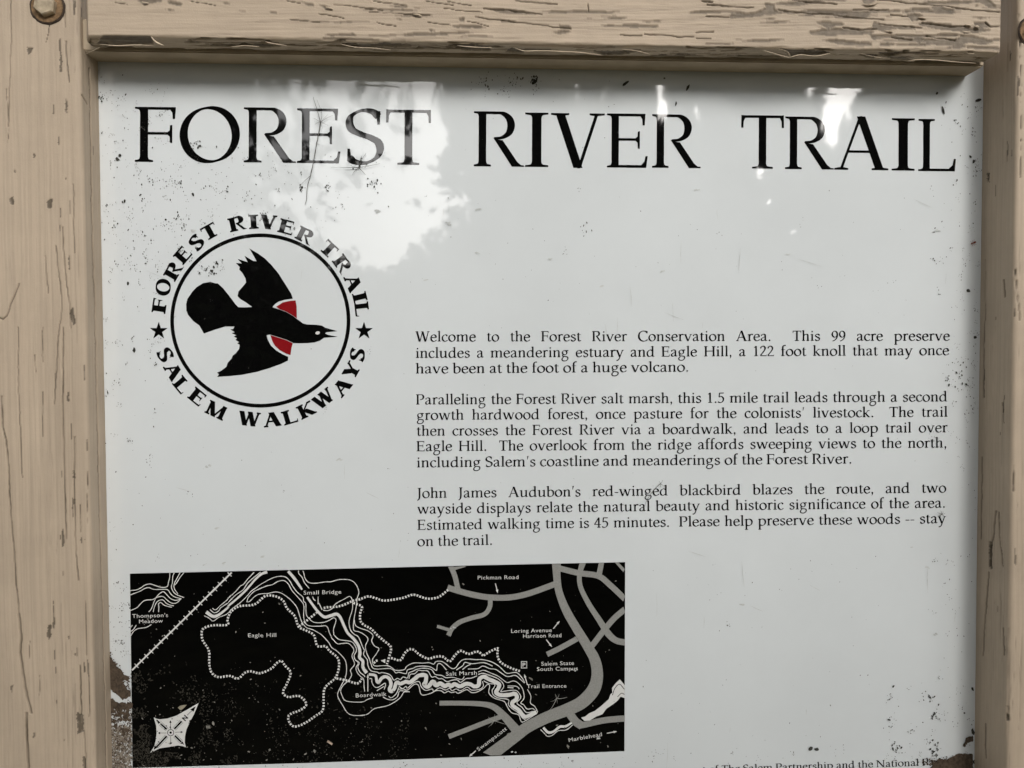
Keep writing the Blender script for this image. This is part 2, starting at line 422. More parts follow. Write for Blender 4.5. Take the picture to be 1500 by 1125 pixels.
L_CR = [([(131, 100), (133, 210), (135, 330), (138, 420), (139.5, 480), (142, 600), (145, 720), (149, 860), (153, 1000), (156, 1130)], 1.3), ([(28, 416), (22, 432), (16, 445), (10, 463), (4, 468), (-3, 465)], 1.4), ([(81, 360), (84, 385), (88, 420), (90, 440), (89, 465), (86, 480), (84, 500), (82, 545), (80, 592)], 1.3),
        ([(91, 333), (93, 370), (96, 410), (101, 445), (104, 480)], 1.3), ([(106, 270), (108, 300), (107, 335), (109, 370)], 1.1), ([(66, 375), (69, 410), (71, 430)], 1.1),
        ([(92, 480), (92, 540), (92, 600), (93, 660), (95, 720), (97, 790)], 1.5), ([(109, 640), (108, 690), (109, 720), (110, 790), (115, 850)], 1.3),
        ([(27, 480), (26, 560), (30, 640), (32, 700)], 1.0), ([(2, 580), (4, 625), (9, 648), (12, 680), (13, 720), (16, 760), (19, 790), (24, 860), (27, 900), (31, 930)], 1.6),
        ([(27, 900), (31, 930), (29, 955), (34, 990), (39, 1020), (46, 1045)], 2.6), ([(39, 1045), (38, 1065), (40, 1090), (42, 1130)], 3.0), ([(62, 575), (62, 640)], 0.9), ([(62, 480), (62, 530)], 0.9),
        ([(117, 975), (118, 1000), (119, 1048)], 1.5), ([(123, 1070), (126, 1130)], 1.2), ([(130, 990), (131, 1050)], 1.0), ([(15, 0), (16, 60), (13, 140), (12, 185)], 1.2), ([(128, 690), (129, 770)], 1.2),
        ([(51, 520), (52, 545)], 0.9), ([(117, 740), (118, 780)], 1.0), ([(96, 60), (98, 90), (101, 120)], 1.2), ([(94, 15), (95, 40)], 1.2), ([(120, 138), (128, 153)], 1.0), ([(72, 0), (73, 30), (68, 62)], 0.8),
        ([(9, 130), (12, 180), (11, 210)], 0.8), ([(43, 940), (42, 965)], 0.9), ([(58, 990), (57, 1020)], 0.8), ([(40, 1110), (41, 1125)], 1.0), ([(125, 880), (127, 960)], 1.0)]
L_PE = [[(88, 70), (91, 88), (91, 106), (87, 106)], [(96, 144), (99, 150), (98, 167), (95, 162)], [(101, 458), (106, 450), (111, 474), (107, 477), (103, 466)], [(69, 296), (73, 291), (77, 292), (75, 304), (71, 306), (69, 302)],
        [(98, 575), (101, 574), (101, 589), (98, 588)], [(107, 690), (110, 690), (110, 703), (107, 700)], [(107, 731), (110, 731), (110, 738), (107, 738)], [(112, 1043), (117, 1046), (122, 1047), (123, 1072), (114, 1075)],
        [(121, 1108), (125, 1108), (126, 1130), (122, 1130)], [(70, 917), (75, 915), (75, 930), (71, 938), (68, 930)], [(48, 1072), (51, 1074), (51, 1081), (48, 1080)], [(40, 69), (48, 70), (46, 76), (41, 80)],
        [(49, 225), (52, 226), (52, 231), (49, 231)], [(20, 248), (23, 249), (22, 253)], [(15, 1005), (19, 1003), (17, 1016)], [(100, 374), (102, 376), (102, 396), (100, 394)], [(14, 290), (20, 288), (20, 300), (15, 299)]]
R_CR = [([(1450, 795), (1451, 815), (1451, 832)], 3.0), ([(1448, 838), (1445, 880), (1441, 930), (1440, 960)], 1.3), ([(1441, 520), (1441, 582)], 1.8), ([(1459, 748), (1456, 780), (1452, 800)], 1.6), ([(1463, 750), (1465, 800), (1470, 830)], 1.0),
        ([(1439, 670), (1438, 720), (1437, 790)], 1.2), ([(1443, 380), (1443, 470), (1441, 540)], 1.1), ([(1448, 255), (1447, 265)], 2.2), ([(1471, 410), (1472, 435)], 1.4), ([(1487, 395), (1490, 430), (1494, 470)], 1.2),
        ([(1470, 920), (1471, 960)], 1.4), ([(1476, 1035), (1477, 1055)], 1.8), ([(1443, 1060), (1444, 1110)], 1.2), ([(1468, 590), (1471, 620)], 0.8), ([(1493, 20), (1496, 120), (1495, 260)], 0.8), ([(1485, 600), (1484, 720)], 0.8)]
R_PE = [[(1474, 1048), (1478, 1046), (1478, 1057), (1475, 1056)], [(1446, 253), (1449, 254), (1449, 268), (1446, 264)], [(1448, 798), (1453, 798), (1452, 828), (1449, 830)]]

def post_detail(cr, pe, seed, edge_px):
    def f(PX, S, Tt, NA, NB, shp):
        wob = 0.004*fbm(Tt*9, S*20, seed+40, 3)
        s = S+wob
        g1 = fbm(s*420, Tt*9, seed, 4); g2 = fbm(s*1500, Tt*22, seed+1, 3)
        rid = np.clip((np.abs(fbm(s*260, Tt*5, seed+2, 3)-0.5)*-1+0.035)/0.035, 0, 1)*(fbm(s*60, Tt*6, seed+6, 2) > 0.5)
        near = np.exp(-((PX[:, 0]-edge_px)/26)**2)               # the worn arris
        crack = crack_mask(PX, cr, seed+3)
        pel = poly_mask(PX, pe, 0.9, seed+5).astype(float)
        rnd = fbm(s*300, Tt*32, seed+8, 3); pel = np.maximum(pel, (rnd > 0.80).astype(float)*(near > 0.25))
        M = pel.reshape(shp); soft = blur2(M, 1).ravel(); lift = blur2(M, 3).ravel()*(1-soft)
        disp = 0.00062*(g1-0.5)+0.00034*(g2-0.5)-0.0006*rid*near-0.0016*crack-0.0007*soft+0.0008*lift
        disp += 0.0006*(fbm(s*40, Tt*3, seed+12, 3)-0.5)
        return disp, 0.75*pel+0.25*soft, np.clip(crack*0.9*(0.35+1.0*fbm(s*30, Tt*40, seed+44, 2))+pel*0.5*(fbm(s*500, Tt*120, seed+21, 2) > 0.42), 0, 1), np.clip(rid*(0.25+0.75*near)+0.42*np.clip((fbm(s*1000, Tt*7, seed+31, 3)-0.42)*4, 0, 1)*(0.35+0.65*fbm(s*70, Tt*3, seed+33, 2))+0.25*np.clip((fbm(s*45, Tt*5, seed+35, 4)-0.5)*3, 0, 1), 0, 1)
    return f

def place_post(edge):
    def f(a, b, t):         # a: X offset from the inner edge, b: Y
        return np.stack([edge(t)+a, b, t], 1)
    return f
post_l = board('post', ring(-0.14, 0.0, -LP_D, 0.05, 0.0035, (1250, 1100, 60, 60)), tz, place_post(lx), post_detail(L_CR, L_PE, 100, 108), frame, label='left post with long grain cracks and one bolt')
post_r = board('post', ring(0.0, 0.14, -RP_D, 0.05, 0.004, (900, 60, 60, 1100)), tz, place_post(rx), post_detail(R_CR, R_PE, 200, 1480), frame, label='right post, its shaded inner side facing the panel')

# ---- top rail
RD, RB = 0.056, 0.0300
q0, q1 = pt(128, 53, RD), pt(1465, 77, RD)
slope = (q1[2]-q0[2])/(q1[0]-q0[0])
RX0, RX1 = pt(118.5, 40, RD)[0], q1[0]
def place_rail(a, b, t):    # a: Z offset from the lower front arris, b: Y, t: X
    ch = np.clip((RX0+0.0062-t)/0.0062, 0, 1)                  # the rail's left end is eased back
    return np.stack([t, b+0.011*ch*(b < -0.045), q0[2]+(t-q0[0])*slope+a], 1)
tx = np.concatenate([[RX0+0.0002], np.linspace(RX0+0.001, RX1-0.001, 1750), [RX1-0.0002]])
r1 = lambda p: T(120, 0, 5, p); r2 = lambda p: T(420, 0, 5, p); r3 = lambda p: T(720, 0, 5, p); r4 = lambda p: T(1020, 0, 6.25, p); r5 = lambda p: T(1240, 0, 6.25, p)
RAIL_PE = [r1(p) for p in ([(400, 5), (440, -20), (590, -20), (580, 15), (500, 25), (455, 38), (430, 20)], [(622, 10), (650, 5), (740, 25), (725, 48), (680, 40), (630, 25)], [(1025, 20), (1060, 18), (1095, 35), (1050, 33)],
                           [(1150, 80), (1200, 86), (1200, 93), (1165, 91)], [(1370, 88), (1425, 92), (1420, 103), (1380, 100)], [(590, 68), (680, 75), (640, 83)])] + \
          [r2(p) for p in ([(105, 15), (200, 30), (195, 45), (150, 42)], [(230, 35), (270, 40), (340, 70), (290, 75), (260, 55)], [(915, 95), (990, 115), (975, 132), (920, 122)], [(790, 136), (855, 145), (840, 153)],
                           [(1040, 216), (1085, 225), (1080, 236), (1045, 231)], [(1255, 135), (1305, 130), (1300, 160), (1265, 158)], [(1200, 186), (1355, 198), (1340, 208), (1240, 206)])] + \
          [r3(p) for p in ([(-30, 62), (140, 75), (370, 105), (200, 106), (60, 98)], [(60, 148), (190, 158), (150, 169), (75, 166)], [(490, 180), (575, 190), (580, 212), (500, 208)], [(450, 238), (520, 220), (585, 230), (540, 249), (480, 252)])] + \
          [r4(p) for p in ([(620, 30), (715, 35), (720, 85), (760, 95), (660, 125), (590, 150), (430, 165), (300, 172), (310, 125), (380, 125), (520, 118), (600, 95), (640, 70)], [(795, 98), (950, 115), (930, 129), (800, 124)],
                           [(1085, 203), (1200, 198), (1355, 215), (1330, 238), (1270, 240), (1210, 267), (1150, 237)], [(1190, 293), (1280, 288), (1300, 320), (1270, 336), (1180, 327)], [(1150, 375), (1250, 358), (1500, 385), (1560, 412), (1320, 412)],
                           [(50, 8), (110, 10), (150, 22), (70, 20)], [(95, 38), (300, 58), (290, 68), (110, 50)])] + \
          [r5(p) for p in ([(140, 10), (180, -20), (280, -20), (240, 25), (200, 40), (160, 35)], [(200, 88), (275, 95), (265, 107), (210, 102)], [(545, 130), (620, 123), (720, 150), (650, 165), (660, 185), (600, 197)],
                           [(240, 200), (300, 205), (310, 225), (450, 240), (620, 245), (630, 272), (560, 272), (430, 267), (340, 292), (280, 272), (150, 275), (235, 255)], [(640, 215), (760, 203), (960, 238), (1080, 243), (1200, 258), (1330, 278), (1200, 307), (1060, 297), (850, 272), (690, 242)],
                           [(770, 58), (860, 55), (935, 80), (880, 122), (820, 107)], [(1140, 158), (1320, 163), (1230, 178)], [(1160, 203), (1280, 203), (1330, 250), (1230, 262), (1180, 237)], [(215, 338), (300, 333), (325, 367), (250, 367)], [(-30, 373), (230, 393), (235, 422), (-30, 417)],
                           [(420, 345), (500, 338), (540, 352), (600, 368), (660, 333), (718, 355), (670, 397), (620, 387), (560, 365), (440, 358)], [(750, 353), (840, 363), (820, 377)], [(830, 375), (895, 380), (880, 407), (840, 397)],
                           [(1050, 328), (1180, 333), (1330, 365), (1345, 390), (1230, 417), (1050, 372), (1010, 357)], [(900, 440), (1010, 413), (1090, 433), (1040, 452)], [(1150, -10), (1300, -10), (1385, 72), (1320, 77), (1250, 40)],
                           [(290, 405), (440, 408), (430, 420), (300, 418)], [(1100, 430), (1280, 440), (1270, 458), (1120, 446)], [(700, 402), (800, 405), (790, 415), (710, 414)])]
RAIL_CR = [(r1(p), 0.8) for p in ([(780, 8), (900, 25), (980, 42)], [(240, 20), (330, 30)])] + [(r2(p), 0.9) for p in ([(635, 10), (760, 28), (880, 40)], [(1020, 8), (1220, 38)], [(1180, 12), (1350, 40)], [(1150, 63), (1300, 78), (1430, 90)], [(600, 86), (900, 105), (1050, 108)], [(1030, 160), (1200, 186)], [(1320, 155), (1480, 190)], [(340, 36), (470, 42), (700, 75)], [(0, 5), (100, 20)], [(230, 100), (420, 130)], [(20, 145), (240, 162)], [(660, 165), (800, 195)])] + \
          [(r3(p), 1.2) for p in ([(-60, 62), (0, 66), (140, 76), (370, 105)], [(-120, 125), (0, 140), (200, 165), (400, 190), (580, 212)], [(180, 5), (480, 30)], [(940, 255), (1100, 262)], [(1120, 250), (1390, 268), (1480, 270)], [(706, 30), (712, 80)])] + \
          [(r4(p), 1.2) for p in ([(50, 10), (150, 22)], [(95, 40), (300, 62), (520, 70)], [(90, 150), (300, 160)], [(750, 95), (950, 115), (1180, 125), (1400, 150), (1520, 167)], [(840, -5), (940, 5), (1290, 40)], [(1340, 250), (1520, 272)], [(0, 295), (160, 290)], [(0, 350), (130, 355)])] + \
          [(r5(p), 1.35) for p in ([(280, 0), (440, 10), (600, 28), (900, 55), (1200, 95), (1400, 110)], [(400, 135), (560, 148)], [(-20, 148), (150, 165), (340, 180)], [(-20, 258), (150, 272), (280, 265)], [(300, 222), (480, 240), (690, 250)], [(420, 340), (520, 352), (600, 362)], [(735, 328), (860, 352), (1000, 372)], [(690, 205), (960, 243), (1080, 245)], [(1270, 205), (1320, 245), (1400, 240)], [(60, 90), (380, 92)])]
UNDER_PE = [r1([(160, 253), (510, 260), (525, 325), (390, 328), (140, 324), (108, 318), (130, 290)]), r4([(750, 448), (850, 455), (1150, 463), (1235, 490), (1080, 512), (960, 500), (870, 527), (830, 480)]),
            r5([(118, 492), (300, 500), (250, 530), (180, 520)]), r2([(390, 318), (520, 335), (700, 350), (640, 358), (480, 352)]), r3([(150, 350), (240, 365), (230, 395), (100, 380)]), r3([(740, 368), (900, 372), (1100, 365), (1000, 395), (820, 405)]),
            r2([(1200, 330), (1480, 345), (1500, 372), (1300, 368)]), r5([(640, 545), (900, 560), (1060, 575), (900, 582), (600, 570)]), r3([(1220, 395), (1420, 410), (1390, 424), (1260, 412)]), r5([(290, 480), (500, 490), (420, 515), (330, 505)])]
def rail_detail(PX, S, Tt, NA, NB, shp):
    under = NA < -0.7
    wob = 0.003*fbm(Tt*5, S*30, 340, 3)
    s = S+wob+Tt*0.02
    g1 = fbm(s*600, Tt*11, 300, 4); g2 = fbm(s*1700, Tt*26, 301, 3)
    wear = np.clip((PX[:, 0]-250)/1000, 0.12, 1)
    rid = np.clip((0.05-np.abs(fbm(s*330, Tt*6, 302, 3)-0.5))/0.05, 0, 1)*(fbm(s*90, Tt*7, 306, 2) > 0.46)
    crack = crack_mask(PX, [(p, w) for p, w in RAIL_CR], 303)*(~under)
    pel = (poly_mask(PX, RAIL_PE, 0.9, 305)&~under).astype(float)
    rnd = fbm(s*230, Tt*17, 308, 4); pel = np.maximum(pel, (rnd > 0.74-0.09*wear).astype(float)*(~under)*(wear > 0.2))
    upl = poly_mask(PX, UNDER_PE, 1.0, 310)&under
    rnd2 = fbm(s*190, Tt*14, 318, 4); upl |= under & (rnd2 > 0.68)
    pel = np.maximum(pel, upl.astype(float))
    M = pel.reshape(shp); soft = blur2(M, 1).ravel(); lift = blur2(M, 3).ravel()*(1-soft)
    amp = np.where(under, 1.9, 1.0)
    disp = amp*(0.00050*(g1-0.5)+0.00034*(g2-0.5))-0.00025*rid-0.0016*crack-np.where(under, 0.0015, 0.0009)*soft+np.where(under, 0.0014, 0.0010)*lift
    corner = (np.abs(NA) > 0.05)&(np.abs(NB) > 0.05)
    disp += np.where(corner | under, 0.0016, 0.0005)*(fbm(Tt*60, S*60, 320, 4)-0.5)
    split = np.where(under, np.clip((0.035-np.abs(fbm(s*150+Tt*1.5, Tt*13, 330, 3)-0.5))/0.02, 0, 1)*(fbm(Tt*14, s*40, 333, 2) > 0.47), 0)
    disp -= 0.0022*split; crack = np.maximum(crack, 0.55*split)
    return disp, np.clip(soft, 0, 1), np.clip(crack*1.05+np.where(under, 0.45, 0)*soft*(rnd2 > 0.45), 0, 1), np.clip(rid*0.6+0.40*np.clip((fbm(s*1100, Tt*9, 341, 3)-0.42)*4, 0, 1)*(0.35+0.65*fbm(s*80, Tt*4, 343, 2))+0.2*np.clip((fbm(s*45, Tt*6, 345, 4)-0.5)*3, 0, 1), 0, 1)
rail = board('rail', ring(0.0, 0.10, -RD, -RB, 0.0028, (1300, 60, 30, 1200))[::-1], tx, place_rail, rail_detail, frame, label='top rail with cracked and peeling tan paint')

# ---- the stop under the rail that holds the panel's upper edge, and the lower rail out of the picture
def box(name, x0, x1, y0, y1, z0, z1, m, parent, bev=0.0012, skew=0.0, **k):
    import bmesh
    bm = bmesh.new(); bmesh.ops.create_cube(bm, size=1)
    for v in bm.verts:
        v.co = (x0+(v.co.x+.5)*(x1-x0), y0+(v.co.y+.5)*(y1-y0), z0+(v.co.z+.5)*(z1-z0)); v.co.z += (v.co.x-x0)*skew
    if bev: bmesh.ops.bevel(bm, geom=bm.edges[:], offset=bev, segments=2, affect='EDGES')
    me = bpy.data.meshes.new(name); bm.to_mesh(me); bm.free(); me.materials.append(m)
    return link(bpy.data.objects.new(name, me), parent=parent, **k)
s0, s1 = pt(150, 91.5, 0.0), pt(1430, 112.5, 0.0)
box('stop_strip', -0.3765, 0.5262, -0.0285, -0.0006, s0[2], s0[2]+0.03, M_TRIM, frame, skew=(s1[2]-s0[2])/(s1[0]-s0[0]))
box('rail', -0.36, 0.51, -0.045, -0.0135, pt(700, 1300)[2]-0.05, pt(700, 1300)[2], M_TRIM, frame, bev=0.003, label='lower rail')

# ---- bolts in their counterbores
def bolt(cx, cy, depth, r_hole, tilt, parent):
    import bmesh
    c = pt(cx, cy, depth); S_ = 0.7e-3*(DP-depth)/DP
    k = S_
    def ringv(r, y, n=40, ph=0, jit=0.0): return [(c[0]+r*math.cos(ph+2*math.pi*i/n)*(1+jit*(random.random()-.5)), y, c[2]+r*math.sin(ph+2*math.pi*i/n)*(1+jit*(random.random()-.5))) for i in range(n)]
    def lathe(name, rings, m, par, cap=True):
        n = len(rings[0]); V = [v for R in rings for v in R]; fs = []
        for j in range(len(rings)-1):
            for i in range(n): fs.append((j*n+i, j*n+(i+1) % n, (j+1)*n+(i+1) % n, (j+1)*n+i))
        if cap: fs.append(tuple((len(rings)-1)*n+i for i in range(n)))
        return mesh_obj(name, V, fs, m, parent=par)
    y = -depth
    R = r_hole*k
    rim = lathe('bolt', [ringv(R*1.06, y-0.0003, jit=.05), ringv(R*0.99, y-0.0012, jit=.03), ringv(R*0.93, y-0.0010)], M_HOLE, parent)
    lathe('washer', [ringv(R*0.94, y-0.0008), ringv(R*0.93, y-0.0016), ringv(R*0.60, y-0.0020), ringv(R*0.3, y-0.0020)], M_RUST, rim)
    hr = R*0.66; hex_ = lambda r, yy: [(c[0]+r*math.cos(tilt+math.pi/3*i), yy, c[2]+r*math.sin(tilt+math.pi/3*i)) for i in range(6)]
    lathe('bolt_head', [hex_(hr, y-0.0016), hex_(hr, y-0.0068), hex_(hr*0.9, y-0.0080), hex_(hr*0.5, y-0.0084)], M_BOLT, rim)
bolt(70, 11, LP_D, 23, 0.35, post_l)
bolt(1512, 46, RP_D, 22, 0.2, post_r)

# ---- lifted flakes and slivers of paint along the rail
def flake(pts, w, curl, depth, z_out=0.0):
    """a thin curled strip of paint along photo pixels pts, standing off the wood"""
    P = catmull(pts, 5); n = len(P); V, fs = [], []
    u = np.linspace(0, 1, n); ww = w*np.sin(np.pi*np.clip(u*0.9+0.05, 0, 1))**0.6
    for j, f in enumerate((0, 0.5, 1.0)):
        for i in range(n):
            q = pt(P[i][0], P[i][1]+ww[i]*f, depth); off = curl*(f**1.5)*math.sin(math.pi*(0.15+0.7*u[i]))
            V.append((q[0], q[1]-off-z_out, q[2]))
    for j in range(2):
        for i in range(n-1): fs.append((j*n+i, j*n+i+1, (j+1)*n+i+1, (j+1)*n+i))
    o = mesh_obj('paint_flake', V, fs, M_FLAKE, smooth=True, parent=rail)
    s = o.modifiers.new('thickness', 'SOLIDIFY'); s.thickness = 0.0004
for pts, w, curl, dp in ((r1([(135, 326), (270, 334), (400, 328), (520, 334)]), 1.6, 0.001, 0.05500), (r1([(30, 396), (80, 372), (130, 348)]), 1.2, 0.001, 0.05750), (r1([(505, 262), (540, 300), (600, 332)]), 3, 0.0012, 0.05450),
                         (r4([(850, 528), (950, 500), (1080, 512), (1220, 490)]), 2.2, 0.002, 0.05350), (r4([(610, 462), (720, 492), (850, 530)]), 2.2, 0.002, 0.05350), (r4([(740, 448), (820, 470), (860, 520)]), 1.6, 0.002, 0.05450),
                         (r5([(120, 490), (200, 510), (300, 528), (390, 535)]), 1.6, 0.002, 0.05350), (r5([(560, 560), (650, 545), (800, 548), (1000, 566), (1180, 580)]), 1.8, 0.0015, 0.04950), (r5([(1090, 488), (1160, 492), (1170, 498)]), 1.2, 0.001, 0.05650),
                         (r3([(170, 352), (240, 372), (350, 370), (560, 378), (780, 402)]), 2.0, 0.0015, 0.05050), (r3([(480, 378), (640, 382), (800, 404)]), 2.2, 0.002, 0.05100), (r3([(950, 362), (1060, 372), (1160, 400)]), 1.8, 0.002, 0.05150), (r2([(390, 322), (500, 345), (640, 352), (760, 368)]), 1.7, 0.0015, 0.05200),
                         (r2([(1250, 335), (1380, 345), (1500, 350)]), 1.8, 0.0015, 0.05250), (r1([(1340, 305), (1400, 318), (1500, 335)]), 1.5, 0.001, 0.05350), (r1([(1090, 345), (1190, 335), (1300, 342)]), 1.3, 0.001, 0.05250),
                         (r2([(285, 52), (310, 54), (340, 66)]), 2.4, 0.0016, 0.0567), (r2([(925, 105), (960, 104), (990, 118)]), 2.4, 0.0016, 0.0567), (r5([(655, 158), (690, 158), (730, 170)]), 2.6, 0.0016, 0.0567), (r5([(1175, 240), (1200, 235), (1220, 255)]), 3.4, 0.002, 0.0567),
                         (r5([(1080, 225), (1130, 228), (1145, 235)]), 2.0, 0.0016, 0.0567), (r5([(345, 278), (400, 285), (430, 290)]), 2.0, 0.0016, 0.0567), (r1([(440, 15), (475, 18), (490, 24)]), 2.2, 0.0016, 0.0567), (r5([(150, 36), (200, 44), (255, 36), (300, 12)]), 1.8, 0.0016, 0.0567), (r5([(1060, 286), (1100, 290), (1130, 292)]), 1.6, 0.0012, 0.0567)):
    flake(pts, w, curl, dp)
# ------------------------------------------------------------------ an old-style book face, drawn as pen strokes
# units: 1000 per em, cap height 692, x-height 469.
ADV = {' ': 250, 'a': 500, 'b': 553, 'c': 444, 'd': 611, 'e': 479, 'f': 333, 'g': 556, 'h': 582, 'i': 291, 'k': 556, 'l': 291,
       'm': 883, 'n': 582, 'o': 546, 'p': 601, 'r': 395, 's': 424, 't': 326, 'u': 603, 'v': 565, 'w': 834, 'y': 556, 'z': 500,
       'A': 778, 'B': 611, 'C': 709, 'E': 611, 'F': 556, 'H': 832, 'I': 337, 'J': 333, 'K': 726, 'L': 611, 'M': 946, 'N': 831,
       'O': 786, 'P': 604, 'R': 668, 'S': 525, 'T': 613, 'V': 722, 'W': 1000, 'Y': 667,
       '1': 500, '2': 500, '4': 500, '5': 500, '9': 500, '.': 250, ',': 250, "'": 240, '-': 333}

class Pen:
    """collects polygons (closed outlines) and strips (left edge, right edge) of one glyph"""
    def __init__(self, W=96, t=32, sw=86, lt=27, ang=18, ser=26, n=5):
        self.W, self.t, self.sw, self.lt, self.ang, self.ser, self.n = W, t, sw, lt, math.radians(ang), ser, n
        self.polys, self.strips = [], []
    def p(self, *pts): self.polys.append([tuple(q) for q in pts])
    def bar(self, x0, x1, y0, y1): self.p((x0, y0), (x1, y0), (x1, y1), (x0, y1))
    def stem(self, xc, y0, y1, w=None, bot='', top='', sl=62, sr=62, lc=False):
        w = w or (self.sw if lc else self.W); h = w/2; s = self.ser; br = 30
        self.bar(xc-h, xc+h, y0, y1)
        for side, y, d in ((bot, y0, 1), (top, y1, -1)):
            if side in ('b', 'l', 'r'):
                L = xc-h-(sl if side in 'bl' else 0); R = xc+h+(sr if side in 'br' else 0)
                P = [(L, y), (R, y), (R, y+d*s*0.85)]
                if side in 'br': P += [(xc+h+br*0.6, y+d*(s+5)), (xc+h+6, y+d*(s+16)), (xc+h, y+d*(s+br+12))]
                if side in 'bl': P += [(xc-h, y+d*(s+br+12)), (xc-h-6, y+d*(s+16)), (xc-h-br*0.6, y+d*(s+5))]
                P += [(L, y+d*s*0.85)]
                self.p(*P)
            if side == 'f':      # slanted flag at the head of a lowercase stem
                self.p((xc+h, y), (xc-h*0.2, y-4), (xc-h-68, y-34), (xc-h-68, y-58), (xc-h, y-62), (xc+h, y-70))
    def pen(self, pts, a=None, b=None, closed=False, ang=None):
        a = a or self.sw; b = b or self.lt; al = self.ang if ang is None else math.radians(ang)
        P = catmull(pts, self.n, closed)
        d = (np.roll(P, -1, 0)-np.roll(P, 1, 0)) if closed else np.gradient(P, axis=0)
        d /= np.maximum(np.linalg.norm(d, axis=1, keepdims=True), 1e-9)
        th = np.arctan2(d[:, 1], d[:, 0])-al
        w = np.sqrt((a*np.sin(th))**2+(b*np.cos(th))**2)/2
        nrm = np.stack([-d[:, 1], d[:, 0]], 1)*w[:, None]
        L, R = P+nrm, P-nrm
        if closed: L = np.vstack([L, L[:1]]); R = np.vstack([R, R[:1]])
        self.strips.append((L, R))
    def diag(self, x0, y0, x1, y1, w): self.p((x0-w/2, y0), (x0+w/2, y0), (x1+w/2, y1), (x1-w/2, y1))
    def slab(self, xc, y, l, r, d): self.p((xc-l, y), (xc+r, y), (xc+r, y+d*self.ser*0.85), (xc+r*0.35, y+d*(self.ser+8)), (xc-l*0.35, y+d*(self.ser+8)), (xc-l, y+d*self.ser*0.85))
    def dot(self, x, y, r): self.p(*[(x+r*math.cos(k*math.pi/5), y+r*math.sin(k*math.pi/5)) for k in range(10)])

